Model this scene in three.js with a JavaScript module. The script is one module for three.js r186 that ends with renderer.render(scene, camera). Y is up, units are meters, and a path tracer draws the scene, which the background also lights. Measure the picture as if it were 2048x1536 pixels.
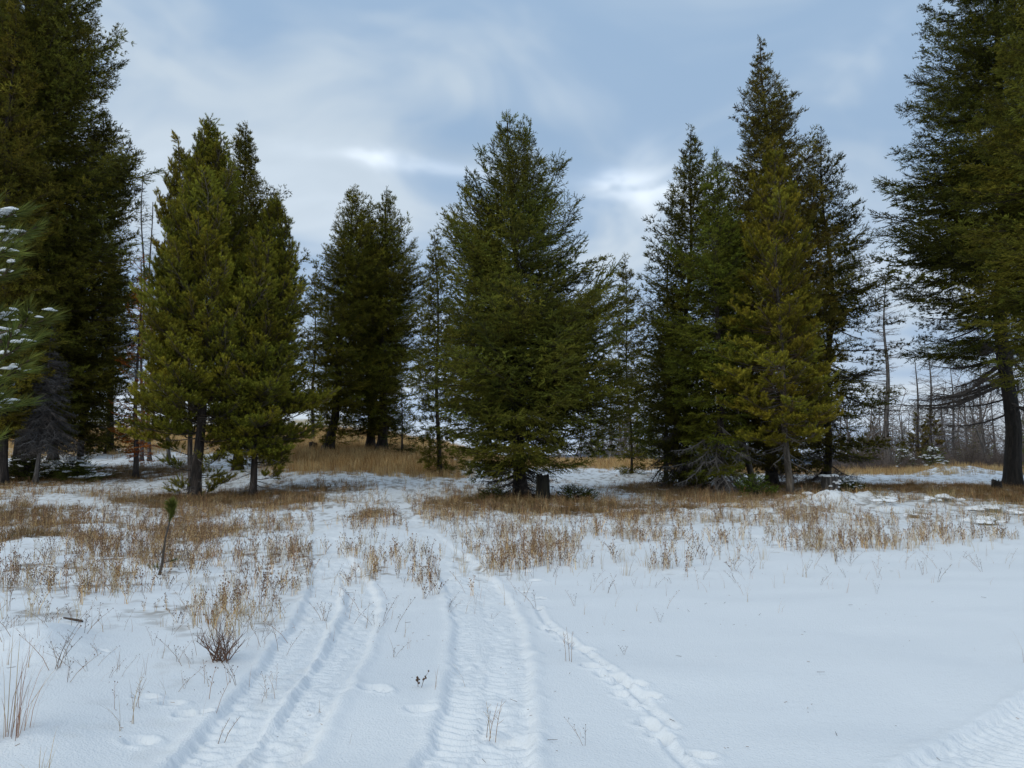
import * as THREE from 'three';
import { mergeGeometries } from 'three/addons/utils/BufferGeometryUtils.js';

// ---------------------------------------------------------------- camera, sky, sun, exposure
const scene = new THREE.Scene();
const F = 1500, PW = 2048, PH = 1536, HORIZON = 890, EYE = 1.6;      // lens in photo pixels
const PITCH = Math.atan((HORIZON - PH / 2) / F);
const camera = new THREE.PerspectiveCamera(2 * Math.atan(PH / 2 / F) * 180 / Math.PI, PW / PH, 0.1, 20000);
camera.position.set(0, EYE, 0);
camera.rotation.set(PITCH, 0, 0);

const renderer = new THREE.WebGLRenderer({ antialias: true });
renderer.setSize(1024, 768);
renderer.toneMapping = THREE.LinearToneMapping;
renderer.toneMappingExposure = 1.26;
renderer.shadowMap.enabled = true;

// seeded random and noise
let seed = 1;
function rng(s) { seed = s >>> 0; }
function R() { seed = (seed + 0x6D2B79F5) >>> 0; let t = seed; t = Math.imul(t ^ (t >>> 15), t | 1); t ^= t + Math.imul(t ^ (t >>> 7), t | 61); return ((t ^ (t >>> 14)) >>> 0) / 4294967296; }
const rr = (a, b) => a + (b - a) * R();
const clamp = (x, a = 0, b = 1) => Math.min(b, Math.max(a, x));
const lerp = (a, b, t) => a + (b - a) * t;
const sstep = (a, b, x) => { const t = clamp((x - a) / (b - a)); return t * t * (3 - 2 * t); };
function h2(ix, iy) { let h = Math.imul(ix, 374761393) + Math.imul(iy, 668265263) | 0; h = Math.imul(h ^ (h >>> 13), 1274126177); return ((h ^ (h >>> 16)) >>> 0) / 4294967296; }
function vn(x, y) {                                                  // smooth value noise, 0..1
  const ix = Math.floor(x), iy = Math.floor(y), fx = x - ix, fy = y - iy;
  const u = fx * fx * fx * (fx * (fx * 6 - 15) + 10), v = fy * fy * fy * (fy * (fy * 6 - 15) + 10);
  return lerp(lerp(h2(ix, iy), h2(ix + 1, iy), u), lerp(h2(ix, iy + 1), h2(ix + 1, iy + 1), u), v);
}
function fbm(x, y, o = 4) { let s = 0, a = 0.5, n = 0; for (let i = 0; i < o; i++) { s += a * vn(x, y); n += a; a *= 0.5; const t = x; x = x * 1.6 + y * 1.2 + 13.7; y = y * 1.6 - t * 1.2 + 7.3; } return s / n; }

// ray through a pixel of the photograph
const cP = Math.cos(PITCH), sP = Math.sin(PITCH);
function ray(px, py) { const x = (px - PW / 2) / F, y = -(py - PH / 2) / F; return [x, y * cP + sP, -cP + y * sP]; }
function at(px, py, d) { const r = ray(px, py), k = d / -r[2]; return new THREE.Vector3(r[0] * k, EYE + r[1] * k, -d); }
function onFlat(px, py, y0 = 0) { const r = ray(px, py), k = (y0 - EYE) / r[1]; return [r[0] * k, r[2] * k]; }

{ // overcast evening sky: blue-grey air with soft grey-white cloud
  const W = 2048, H = 1024, data = new Float32Array(W * H * 4), half = new Float32Array(W * H);
  const toAE = (px, py) => { const r = ray(px, py); return [Math.atan2(r[0], -r[2]), Math.atan2(r[1], Math.hypot(r[0], r[2]))]; };
  const blobs = [ // px, py, width px, height px, amount of cloud / brightness
    [740, 302, 60, 14, 0.1, 0.22], [805, 326, 80, 14, 0.1, 0.24], [600, 420, 160, 60, 0.2, 0.05], [905, 340, 70, 10, 0.1, 0.16], [640, 300, 80, 12, 0.1, 0.1], [1225, 345, 60, 16, 0.2, 0.2], [1290, 372, 80, 22, 0.2, 0.2], [1325, 400, 60, 40, 0.2, 0.14], [1290, 310, 50, 40, 0.35, 0.06], [1190, 380, 60, 30, 0.2, 0.05],
    [520, 170, 150, 95, 0.16, 0.0], [330, 110, 130, 90, 0.05, 0], [330, 300, 120, 40, 0.4, 0.05], [560, 330, 220, 80, 0.35, 0.02], [900, 120, 110, 60, 0.25, 0],
    [780, 440, 200, 70, 0.4, 0.02], [1230, 460, 110, 90, 0.5, 0.02], [640, 60, 200, 60, 0.2, 0], [1000, 265, 170, 36, -0.3, -0.04], [820, 220, 120, 30, -0.12, 0],
    [1700, 260, 260, 220, -0.08, 0], [1260, 130, 180, 130, -0.08, 0], [1120, 210, 120, 60, 0.25, 0.02], [1420, 60, 140, 50, 0.2, 0], [1760, 90, 120, 60, 0.25, 0.02], [1680, 420, 120, 60, 0.2, 0.02], [1750, 530, 60, 25, 0.3, 0.08], [1850, 560, 120, 25, 0.3, 0.05], [440, 240, 90, 30, -0.2, 0], [500, 45, 60, 40, -0.15, 0],
  ].map(([px, py, w, h, c, b]) => { const [a, e] = toAE(px, py); return [a, e, w / F, h / F, c, b]; });
  for (let j = 0; j < H; j++) for (let i = 0; i < W; i++) {
    const el = ((j + 0.5) / H - 0.5) * Math.PI, az0 = ((i + 0.5) / W - 0.5) * 2 * Math.PI;
    const dx = Math.cos(az0) * Math.cos(el), dz = Math.sin(az0) * Math.cos(el), dy = Math.sin(el);
    const k = 1 / (Math.max(dy, 0) + 0.22), qx = dx * k, qz = dz * k;
    const wx = fbm(qx * 1.3 + 5, qz * 1.3, 3) - 0.5, wz = fbm(qx * 1.3 + 31, qz * 1.3 + 9, 3) - 0.5;
    let c = fbm(qx * 0.9 + wx * 1.6 + 3.1, qz * 1.5 + wz * 1.6 + 8.2, 6);
    c = 0.5 + (c - 0.5) * 2.5;
    let b = 0;
    const az = Math.atan2(dx, -dz);
    const n2 = fbm(qx * 4 + wx * 5, qz * 5 + wz * 5, 4) - 0.5;
    const n3 = fbm(qx * 9 + wx * 8, qz * 14 + wz * 9, 4) - 0.5;
    for (const [a, e, w, h, dc, db] of blobs) {
      const u = (az - a + wx * 0.05 + n2 * 0.03) / w, v = (el - e + wz * 0.03 + n2 * 0.022) / h, q = u * u + v * v;
      if (q < 9) { const g = Math.exp(-q * 0.7); c += dc * g; b += db * g * 1; }
    }
    c += n2 * 0.75 + n3 * 0.42;
    b *= 0.35 + 0.5 * sstep(-0.2, 0.22, n3 + n2 * 0.5);
    c = sstep(-0.15, 1.1, c);
    const low = Math.exp(-Math.max(el, 0) * 5.5), zen = 1.02 + 0.2 * sstep(0.35, 1.5, el);
    c = clamp(c + low * 0.22);
    const o = (j * W + i) * 4;
    const base = [lerp(0.250, 0.43, c), lerp(0.362, 0.512, c), lerp(0.512, 0.596, c)];
    for (let q = 0; q < 3; q++) data[o + q] = (base[q] + b * [0.9, 0.92, 0.95][q] + low * [0.075, 0.06, 0.05][q]) * zen;
    data[o + 3] = 1;
  }
  const tex = new THREE.DataTexture(data, W, H, THREE.RGBAFormat, THREE.FloatType);
  tex.mapping = THREE.EquirectangularReflectionMapping; tex.magFilter = THREE.LinearFilter; tex.minFilter = THREE.LinearFilter;
  tex.wrapS = THREE.RepeatWrapping; tex.needsUpdate = true;
  scene.background = tex; scene.environment = tex;
}
const sun = new THREE.DirectionalLight(new THREE.Color().setRGB(1.0, 0.95, 0.80), 0.9);
sun.position.set(-26, 27, 26);                                        // low, veiled, from the left and a little behind
sun.castShadow = true; sun.shadow.radius = 70; sun.shadow.mapSize.set(2048, 2048);
Object.assign(sun.shadow.camera, { left: -50, right: 50, top: 50, bottom: -50, near: 1, far: 160 });
scene.add(sun, sun.target);

// ---------------------------------------------------------------- naming helpers
const used = {};
function numbered(n) { const k = used[n] = (used[n] ?? -1) + 1; return k ? n + '_' + String(k).padStart(3, '0') : n; }
function tag(o, label, category, group, kind) { if (label) o.userData.label = label; if (category) o.userData.category = category; if (group) o.userData.group = group; if (kind) o.userData.kind = kind; return o; }
function thing(name, label, category, pos, group) { const g = new THREE.Group(); g.name = numbered(name); g.position.copy(pos); scene.add(g); return tag(g, label, category, group); }
function part(name, geo, mat, parent) { const m = new THREE.Mesh(geo, mat); m.name = name; m.castShadow = m.receiveShadow = true; parent.add(m); return m; }
const V = (x, y, z) => new THREE.Vector3(x, y, z);

// mesh builder with vertex colours
class MB {
  constructor() { this.p = []; this.c = []; this.n = 0; }
  tri(a, b, c, col) { this.p.push(a.x, a.y, a.z, b.x, b.y, b.z, c.x, c.y, c.z); for (let i = 0; i < 3; i++) this.c.push(col[0], col[1], col[2]); this.n++; }
  tri2(a, b, c, ca, cb, cc) { this.p.push(a.x, a.y, a.z, b.x, b.y, b.z, c.x, c.y, c.z); this.c.push(...ca, ...cb, ...cc); this.n++; }
  tube(pts, rad, sides, col, twist = 0) {
    let prev = null;
    for (let i = 0; i < pts.length; i++) {
      const t = pts[Math.min(i + 1, pts.length - 1)].clone().sub(pts[Math.max(i - 1, 0)]).normalize();
      const u = (Math.abs(t.y) > 0.9 ? V(1, 0, 0) : V(0, 1, 0)).cross(t).normalize(), w = t.clone().cross(u), ring = [];
      for (let k = 0; k < sides; k++) { const a = k / sides * Math.PI * 2 + twist; ring.push(pts[i].clone().addScaledVector(u, Math.cos(a) * rad[i]).addScaledVector(w, Math.sin(a) * rad[i])); }
      if (prev) for (let k = 0; k < sides; k++) { const q = (k + 1) % sides; this.tri(prev[k], prev[q], ring[k], col); if (rad[i] > 1e-5) this.tri(prev[q], ring[q], ring[k], col); }
      prev = ring;
    }
  }
  build() {
    const g = new THREE.BufferGeometry();
    g.setAttribute('position', new THREE.Float32BufferAttribute(this.p, 3));
    g.setAttribute('color', new THREE.Float32BufferAttribute(this.c, 3));
    g.computeVertexNormals();
    return g;
  }
}
const jit = (c, k, h = 0) => { const f = 1 + rr(-k, k), q = rr(-h, h); return [c[0] * f * (1 + q), c[1] * f, c[2] * f * (1 - q)]; };

// ---------------------------------------------------------------- terrain
const DD = [0, 10, 16, 22, 26, 30, 36, 42, 50, 60, 75, 100, 150, 300, 800, 3000];
const FARR = [-9, -18, -45, -100, -120];
const COLS = [ // photo column, height of the ground at each distance of DD
  [-500, [0, 0.05, 0.1, 0.25, 0.4, 0.55, 0.85, 1.2, 1.9, 2.6, 3.8, 5, 4, -15, -80, -120]],
  [100, [0, 0.04, 0.05, 0.2, 0.36, 0.5, 0.76, 1.2, 1.93, 2.7, 3.85, 5, 4, -15, -80, -120]],
  [395, [0, 0, 0.0, 0.02, 0.28, 0.6, 1.0, 1.32, 1.93, 2.8, 4.2, 5, 4, -15, -80, -120]],
  [650, [0, 0, 0.0, 0.13, 0.44, 0.76, 1.24, 1.52, 1.93, 2.72, 4.25, 5, 3, -20, -90, -120]],
  [760, [0, 0, 0.0, 0.1, 0.38, 0.68, 1.15, 1.5, 1.85, 2.5, 3.4, 3.4, 0, -25, -90, -120]],
  [850, [0, 0, 0.0, 0.06, 0.28, 0.55, 0.98, 1.24, 1.6, 2.0, 1.9, -1, -12, -40, -95, -120]],
  [1040, [0, 0, 0.0, 0.01, 0.1, 0.22, 0.42, 0.54, 0.53, 0.2, -2, ...FARR]],
  [1230, [0, 0, 0.0, 0.0, 0.08, 0.16, 0.3, 0.54, 0.5, -0.4, -3, ...FARR]],
  [1420, [0, 0, 0.0, 0.0, 0.02, 0.08, 0.16, 0.25, 0.2, -0.7, -3, ...FARR]],
  [1650, [0, 0, 0.0, 0.0, 0.0, 0.03, 0.04, 0.07, 0.0, -0.8, -3, ...FARR]],
  [2000, [0, 0.02, 0.0, 0.0, 0.02, 0.04, 0.08, 0.1, 0.0, -0.8, -3, ...FARR]],
  [2600, [0, 0.05, 0.05, 0.05, 0.06, 0.08, 0.1, 0.1, 0.0, -0.8, -3, ...FARR]],
];
const lin = (xs, ys, x) => { if (x <= xs[0]) return ys[0]; for (let i = 1; i < xs.length; i++) if (x <= xs[i]) return lerp(ys[i - 1], ys[i], (x - xs[i - 1]) / (xs[i] - xs[i - 1])); return ys[ys.length - 1]; };
function colH(k, d) { const y = COLS[k][1]; return (lin(DD, y, d * 0.9) + lin(DD, y, d * 0.97) + lin(DD, y, d * 1.03) + lin(DD, y, d * 1.1)) / 4; }
function baseH(x, z) {
  const d = -z; if (d < 2) return 0;
  const px = 1024 + F * x / d;
  let k = 0; while (k < COLS.length - 2 && px > COLS[k + 1][0]) k++;
  return lerp(colH(k, d), colH(k + 1, d), sstep(COLS[k][0], COLS[k + 1][0], px));
}
// wheel ruts: centre lines over the ground from far to near; every path runs one way in z
function rutPath(list, depth, w, ph) {
  const pts = list.map(([x, y]) => { const p = onFlat(x, y); return V(p[0], 0, p[1]); });
  const c = new THREE.CatmullRomCurve3(pts, false, 'centripetal').getPoints(400), s = [0];
  for (let i = 1; i < c.length; i++) s.push(s[i - 1] + c[i].distanceTo(c[i - 1]));
  return { c, s, depth, w, ph, z0: c[0].z, z1: c[c.length - 1].z };
}
const RUTS = [
  rutPath([[672, 955], [662, 1000], [648, 1060], [648, 1120], [652, 1170], [628, 1240], [578, 1320], [500, 1420], [395, 1536], [250, 1680]], 0.058, 0.165, 0),
  rutPath([[684, 955], [672, 1000], [664, 1060], [672, 1110], [702, 1148], [722, 1190], [716, 1240], [678, 1320], [618, 1420], [530, 1536], [400, 1700]], 0.068, 0.15, 1.3),
  rutPath([[770, 960], [790, 1010], [822, 1050], [868, 1090], [905, 1145], [930, 1190], [946, 1250], [952, 1330], [940, 1440], [905, 1536], [850, 1680]], 0.045, 0.165, 2.1),
  rutPath([[780, 960], [800, 1010], [835, 1050], [885, 1090], [935, 1130], [972, 1172], [1000, 1230], [1014, 1300], [1012, 1400], [1000, 1536], [985, 1700]], 0.06, 0.15, 0.6),
  rutPath([[2420, 1290], [2180, 1400], [2040, 1478], [1930, 1552], [1780, 1680], [1650, 1850]], 0.06, 0.21, 0.2),
];
function rutAt(x, z) { // {depth of the rut here (m), berm height, 0..1 inside}
  let dep = 0, berm = 0, tread = 0, inside = 0;
  for (const r of RUTS) {
    if (z < r.z0 || z > r.z1) continue;
    let lo = 0, hi = r.c.length - 1;
    while (hi - lo > 1) { const m = (lo + hi) >> 1; if (r.c[m].z < z) lo = m; else hi = m; }
    const A = r.c[lo], B = r.c[hi], t = (z - A.z) / Math.max(1e-6, B.z - A.z), tx = B.x - A.x, tz = B.z - A.z, tl = Math.hypot(tx, tz);
    let off = (x - lerp(A.x, B.x, t)) * tz / tl; if (Math.abs(off) > 0.6) continue;
    let s = lerp(r.s[lo], r.s[hi], t) + (x - lerp(A.x, B.x, t)) * tx / tl;
    const wob = (fbm(x * 6 + r.ph, z * 6, 3) - 0.5) * 0.075, a = Math.abs(off) + wob;
    const k = sstep(r.w + 0.03, r.w - 0.025, a), fade = sstep(-15.5, -8.5, z) * 0.88 + 0.12;
    const bars = Math.sin((s + Math.abs(off) * 0.35) * Math.PI * 2 / 0.078 + r.ph + (fbm(x * 6, z * 6, 2) - 0.5) * 2.6);
    const soft = sstep(0.2, 0.75, fbm(x * 2.2 + r.ph * 7, z * 1.1, 2));
    const tr = k * (0.25 + 0.75 * fade) * (Math.sign(bars) * Math.pow(Math.abs(bars), 0.6) * 0.0105 * (1 - 0.7 * soft) + (fbm(x * 17, z * 17, 3) - 0.5) * 0.036 * (0.35 + soft));
    if (k * r.depth * fade > dep) { dep = k * r.depth * fade; tread = tr; }
    berm = Math.max(berm, 0.024 * fade * Math.exp(-(((a - r.w - 0.055) / 0.045) ** 2)) * (0.5 + fbm(x * 9, z * 9, 2)));
    inside = Math.max(inside, k);
  }
  return { dep, berm: berm * (1 - inside), tread, inside };
}
// animal prints and drag marks
const PRINTS = [[1055, 1107, 6, 7], [1070, 1127, 8, 6], [1050, 1143, 7, 7], [1064, 1160, 9, 7], [1045, 1182, 7, 7], [1076, 1195, 6, 6], [1072, 1213, 7, 7], [1094, 1256, 8, 8], [1110, 1264, 6, 6], [1129, 1277, 7, 6], [1164, 1297, 9, 7],
  [1187, 1338, 8, 7], [1215, 1355, 8, 6], [1238, 1371, 7, 5], [1269, 1371, 7, 5], [1293, 1391, 8, 6], [1242, 1390, 6, 4], [1273, 1410, 6, 4], [1297, 1449, 8, 6], [1320, 1473, 7, 5], [1402, 1512, 7, 6], [746, 1383, 8, 5], [764, 1390, 5, 3], [840, 1424, 8, 4],
  [1020, 1479, 11, 4], [290, 1396, 7, 4], [343, 1408, 7, 4], [370, 1429, 6, 4], [406, 1427, 5, 4], [280, 1478, 8, 4], [205, 1318, 4, 3]].map(([x, y, a, d]) => { const p = onFlat(x, y); return [p[0], p[1], a * 0.0105, d * 0.0062, x > 1080 && y < 1520 ? 0.62 : 0.2]; });
const DRAGS = [[[1074, 1210], [1092, 1243], [1125, 1268], [1180, 1312], [1215, 1340], [1250, 1375]], [[1238, 1360], [1280, 1398], [1345, 1455]], [[1290, 1440], [1330, 1482], [1385, 1545]]].map((l) => l.map(([x, y]) => onFlat(x, y)));
function segDist(px, pz, a, b) { const dx = b[0] - a[0], dz = b[1] - a[1], t = clamp(((px - a[0]) * dx + (pz - a[1]) * dz) / (dx * dx + dz * dz)); return Math.hypot(px - a[0] - dx * t, pz - a[1] - dz * t); }
// bumps: snow mounds [x, z, radius, height]
const MOUNDS = [];
function mound(px, py, r, h, d) { const p = d ? at(px, py, d) : null, q = d ? [p.x, p.z] : onFlat(px, py); MOUNDS.push([q[0], q[1], r, h]); }
mound(75, 1300, 0.5, 0.1); mound(20, 1310, 0.5, 0.07); mound(130, 1325, 0.3, 0.05); mound(55, 1500, 0.4, 0.04);
for (const [x, y, r, h] of [[1660, 1010, 0.9, 0.3], [1725, 1008, 0.8, 0.26], [1610, 1018, 0.7, 0.22], [1780, 1018, 0.6, 0.17], [1570, 1025, 0.6, 0.1], [1880, 1010, 0.8, 0.17], [1985, 1022, 0.6, 0.13], [1650, 1035, 0.8, 0.1], [480, 1040, 0.35, 0.09], [180, 1062, 0.4, 0.08], [60, 1090, 0.6, 0.1]]) mound(x, y, r, h);
mound(1930, 948, 2.2, 0.35, 40); mound(1880, 952, 0.9, 0.16, 40); mound(1290, 952, 2, 0.2, 32);
// where dead grass stands and litter shows: 0..1
const EDGE = [[-400, 6.2], [0, 6.1], [300, 5.6], [440, 4.9], [540, 5.6], [600, 7.2], [680, 7.8], [760, 7.4], [850, 7.3], [960, 7.8], [1080, 8.8], [1250, 8.3], [1500, 9.0], [1750, 10.2], [2048, 11.2], [2500, 12]];
const EX = EDGE.map((e) => e[0]), EY = EDGE.map((e) => e[1]);
const LITTER = []; // [x, z, radius, strength]
function pxOf(x, z) { return 1024 + F * x / Math.max(1, -z); }
function veg(x, z) { // {stalks, mat, tan}
  const d = -z, px = pxOf(x, z), e = lin(EX, EY, px) + (fbm(x * 0.9, z * 0.9, 3) - 0.5) * 2.2;
  const on = sstep(e, e + 2.2, d);
  const p1 = fbm(x * 0.55 + 9, z * 0.55 + 3, 4), p2 = fbm(x * 2.1, z * 2.1 + 40, 3);
  let stalks = on * (0.16 + 0.84 * sstep(0.4, 0.62, p1)) * (px > 1500 ? 1 - 0.55 * sstep(1500, 1900, px) : 1) * (d > 22 ? 0.55 : 1) * (px < 640 ? lerp(1, 0.5, sstep(9, 14, d)) : 1);
  let mat = on * sstep(e + 2, e + 11, d) * (0.02 + 0.22 * sstep(0.5, 0.66, p1 * 0.55 + p2 * 0.45)) * (px > 620 && d < 19 ? 0.4 : 1);
  if (px < 620 && d < 17) mat += on * 0.2 * sstep(0.54, 0.7, p1 * 0.5 + p2 * 0.5) * sstep(620, 300, px);
  let tan = sstep(26, 30, d) * sstep(480, 620, px) * sstep(960, 880, px) * (0.55 + 0.45 * sstep(0.34, 0.5, p2)) * sstep(44, 38, d);
  tan += (px > 1300 ? 0.5 : 0.75) * sstep(36, 41, d) * (px > 900 ? sstep(56, 50, d) : 0.5) * sstep(0.3, 0.55, p2);
  if (d > 44 && px < 860) tan += 0.55 * sstep(0.3, 0.62, p1);
  if (d > 34 && d < 44 && px > 960) { mat *= 0.35; stalks *= 0.4; }
  let under = 0;
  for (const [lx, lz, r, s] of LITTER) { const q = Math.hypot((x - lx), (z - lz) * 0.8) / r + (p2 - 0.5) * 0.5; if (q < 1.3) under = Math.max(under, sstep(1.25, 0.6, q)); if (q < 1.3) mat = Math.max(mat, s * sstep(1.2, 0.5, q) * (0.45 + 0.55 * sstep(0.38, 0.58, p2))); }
  return { stalks, mat: clamp(mat), tan: clamp(tan), p1, p2, under };
}
function height(x, z) {
  let y = baseH(x, z); const d = -z;
  if (d > 200 || Math.abs(x) > 200) return y;
  y += (fbm(x * 0.35 + 2, z * 0.35, 2) - 0.5) * 0.07 * sstep(3, 12, d);
  y += (fbm(x * 0.5 + z * 0.75, z * 0.9 - x * 0.35, 2) - 0.5) * 0.075 * (d < 40 ? 1 : 0.5);          // soft wind ripples
  if (d > 2.5 && d < 70 && Math.abs(x) < 60) {
    const v = veg(x, z), c = fbm(x * 3.4, z * 3.4 + 5, 3);
    y += 0.10 * Math.max(v.mat, v.stalks * 0.28) * (sstep(0.42, 0.7, c) - 0.25);
    y += (fbm(x * 11, z * 11, 2) - 0.5) * 0.018 * Math.max(v.mat, v.stalks * 0.5);
  }
  for (const [mx, mz, r, h] of MOUNDS) { const q = ((x - mx) ** 2 + ((z - mz) * 1.0) ** 2) / (r * r); if (q < 4) y += h * Math.exp(-q * 1.6) * (0.55 + 0.9 * fbm(x * 3.1, z * 3.1 + 3, 3)); }
  if (d > 1.5 && d < 26) {
    const r = rutAt(x, z); y += r.berm * 0.6 - r.dep * 0.47 + r.tread * 0.9;
    for (const [pxx, pz, a, dp, turn] of PRINTS) {
      const dx = x - pxx, dz = z - pz; if (dx * dx + dz * dz > 0.09) continue;
      const u = dx * Math.cos(turn) + dz * Math.sin(turn), w = -dx * Math.sin(turn) + dz * Math.cos(turn), n = (fbm(x * 22, z * 22, 2) - 0.5) * 0.5;
      const q = Math.sqrt((u / a) ** 2 + (w / (a * 0.62)) ** 2) + n;
      y += -dp * 1.05 * sstep(1.12, 0.72, q) + 0.012 * Math.exp(-(((q - 1.5) / 0.3) ** 2)) * (u > 0 ? 1 : 0.4);
    }
    if (x > 0 && x < 3 && d < 9) for (const l of DRAGS) for (let i = 1; i < l.length; i++) { const q = segDist(x, z, l[i - 1], l[i]) + (fbm(x * 14, z * 14, 2) - 0.5) * 0.02; if (q < 0.12) y += -0.02 * sstep(0.04, 0.018, q) + 0.007 * Math.exp(-(((q - 0.055) / 0.018) ** 2)); }
  }
  return y;
}
const onGround = (px, d) => { const x = (px - 1024) / F * d; return V(x, height(x, -d), -d); };
// brown needle litter and bare grass under the trees
for (const [px, d, r, s] of [[400, 21.3, 2.2, 0.95], [505, 21.2, 2.0, 0.9], [330, 21, 1.6, 0.7], [580, 20.5, 1.5, 0.8], [1040, 20.6, 2.4, 1], [1120, 19.8, 2.0, 1], [1210, 19.0, 1.5, 0.75], [960, 20, 1.8, 0.85], [1320, 19.5, 1.3, 0.5], [1420, 23.5, 2.6, 0.75], [1540, 25, 2.4, 0.75], [1640, 28, 2.5, 0.8], [1350, 26, 2.6, 0.9],
  [1860, 27, 2.6, 0.9], [2000, 25.5, 3, 0.95], [1930, 25, 2.2, 0.9], [1760, 28, 2.4, 0.6], [2100, 22, 3, 0.9], [700, 36, 4, 0.75], [770, 36, 4, 0.8], [60, 27, 4, 0.8], [180, 28.5, 3.5, 0.75], [270, 29, 3, 0.7], [-100, 26, 5, 0.8], [30, 16.5, 1.7, 0.6], [60, 13, 1.2, 0.55], [760, 17.5, 0.9, 0.6], [650, 23.5, 1.6, 0.6]]) LITTER.push([(px - 1024) / F * d, -d, r, s]);

function axisList(stops) { const out = [stops[0][0]]; for (let i = 1; i < stops.length; i++) { const [b, s1] = stops[i], s0 = stops[i - 1][1]; let x = out[out.length - 1]; while (x < b - 1e-6) { const t = (x - stops[i - 1][0]) / (b - stops[i - 1][0]); x += lerp(s0, s1, t); if (x < b) out.push(x); } out.push(b); } return out; }
{
  const xr = axisList([[0, 0.021], [2.6, 0.021], [6, 0.036], [14, 0.12], [45, 0.6], [120, 12], [600, 120], [6000, 900]]);
  const xs = [...xr.slice(1).map((x) => -x).reverse(), ...xr];
  const zs = axisList([[-40, 8], [-4, 2], [2, 0.4], [3.3, 0.012], [4.4, 0.014], [6.5, 0.03], [10, 0.042], [20, 0.1], [34, 0.18], [60, 0.45], [120, 8], [600, 90], [7000, 900]]);
  const nx = xs.length, nz = zs.length, pos = new Float32Array(nx * nz * 3), uv = new Float32Array(nx * nz * 2), idx = [];
  for (let j = 0; j < nz; j++) for (let i = 0; i < nx; i++) { const k = j * nx + i, x = xs[i], z = -zs[j]; pos[k * 3] = x; pos[k * 3 + 1] = height(x, z); pos[k * 3 + 2] = z; uv[k * 2] = x; uv[k * 2 + 1] = z; }
  for (let j = 0; j < nz - 1; j++) for (let i = 0; i < nx - 1; i++) { const a = j * nx + i, b = a + 1, c = a + nx, d = c + 1; idx.push(a, b, c, b, d, c); }
  const g = new THREE.BufferGeometry();
  g.setAttribute('position', new THREE.BufferAttribute(pos, 3)); g.setAttribute('uv', new THREE.BufferAttribute(uv, 2)); g.setIndex(idx); g.computeVertexNormals();
  // colour: snow, thinned to litter and flattened dead grass where plants stand
  const N = 2048, X0 = -52, X1 = 52, Z0 = -84, Z1 = 2, cd = new Uint8Array(N * N * 4), sr = (v) => Math.round(255 * (v <= 0.0031308 ? v * 12.92 : 1.055 * Math.pow(v, 1 / 2.4) - 0.055));
  for (let j = 0; j < N; j++) for (let i = 0; i < N; i++) {
    const x = lerp(X0, X1, (i + 0.5) / N), z = lerp(Z0, Z1, (j + 0.5) / N), d = -z, o = (j * N + i) * 4;
    let c = [0.80, 0.815, 0.83];
    if (d > 3.2 && Math.abs(x) < d * 1.1 + 3) {
      const v = veg(x, z), f = fbm(x * 5.2, z * 4.2, 4), f2 = h2(i, j);
      let m = sstep(1 - v.mat - 0.12, 1 - v.mat + 0.10, f * 0.75 + 0.25 * f2 + 0.05) * (v.mat > 0.03 ? 1 : 0);
      const pl = pxOf(x, z) < 640 && d < 24 ? 0.10 : 0; m = Math.max(m, 0.85 * sstep(0.72, 0.84, f * 0.85 + 0.15 * f2 + v.stalks * 0.06 + pl) * clamp(v.stalks * 1.3 + pl));
      if (d > 13 && d < 60) m = Math.max(m, 0.72 * sstep(13, 18, d) * sstep(0.5, 0.68, fbm(x * 7.5, z * 3.2, 3) * 0.8 + 0.2 * f2 - 0.10 + 0.2 * v.p1 * sstep(0.2, 0.6, v.p2)));
      const t = sstep(1 - v.tan - 0.1, 1 - v.tan + 0.15, f * 0.8 + 0.2 * f2 + 0.12) * (v.tan > 0.03 ? 1 : 0);
      const n = 0.65 + 0.7 * f2 * fbm(x * 9, z * 9, 2) * 2, lit = [0.15 * n, 0.10 * n, 0.052 * n], gold = [0.40 * n, 0.29 * n, 0.145 * n];
      for (let q = 0; q < 3; q++) { c[q] = lerp(c[q], lit[q], m * 0.94); c[q] = lerp(c[q], gold[q], t * 0.9); }
    }
    cd[o] = sr(clamp(c[0])); cd[o + 1] = sr(clamp(c[1])); cd[o + 2] = sr(clamp(c[2])); cd[o + 3] = 255;
  }
  const map = new THREE.DataTexture(cd, N, N); map.colorSpace = THREE.SRGBColorSpace; map.magFilter = THREE.LinearFilter; map.minFilter = THREE.LinearMipmapLinearFilter; map.generateMipmaps = true;
  map.repeat.set(1 / (X1 - X0), 1 / (Z1 - Z0)); map.offset.set(-X0 / (X1 - X0), -Z0 / (Z1 - Z0)); map.needsUpdate = true;
  const M = 512, bd = new Uint8Array(M * M * 4);
  for (let j = 0; j < M; j++) for (let i = 0; i < M; i++) {
    const wrap = (f) => { const u = i / M, v = j / M; return lerp(lerp(f(i, j), f(i - M, j), sstep(0.8, 1, u)), lerp(f(i, j - M), f(i - M, j - M), sstep(0.8, 1, u)), sstep(0.8, 1, v)); };
    const b = wrap((a, c) => 0.55 * fbm(a / 5, c / 5, 3) + 0.3 * fbm(a / 40, c / 26, 3)) + 0.15 * h2(i, j), o = (j * M + i) * 4; bd[o] = bd[o + 1] = bd[o + 2] = Math.round(255 * b); bd[o + 3] = 255;
  }
  const bump = new THREE.DataTexture(bd, M, M); bump.wrapS = bump.wrapT = THREE.RepeatWrapping; bump.magFilter = THREE.LinearFilter; bump.repeat.set(1 / 0.9, 1 / 0.9); bump.needsUpdate = true;
  const m = new THREE.MeshStandardMaterial({ map, bumpMap: bump, bumpScale: 0.008, roughness: 0.88, metalness: 0 });
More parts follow.
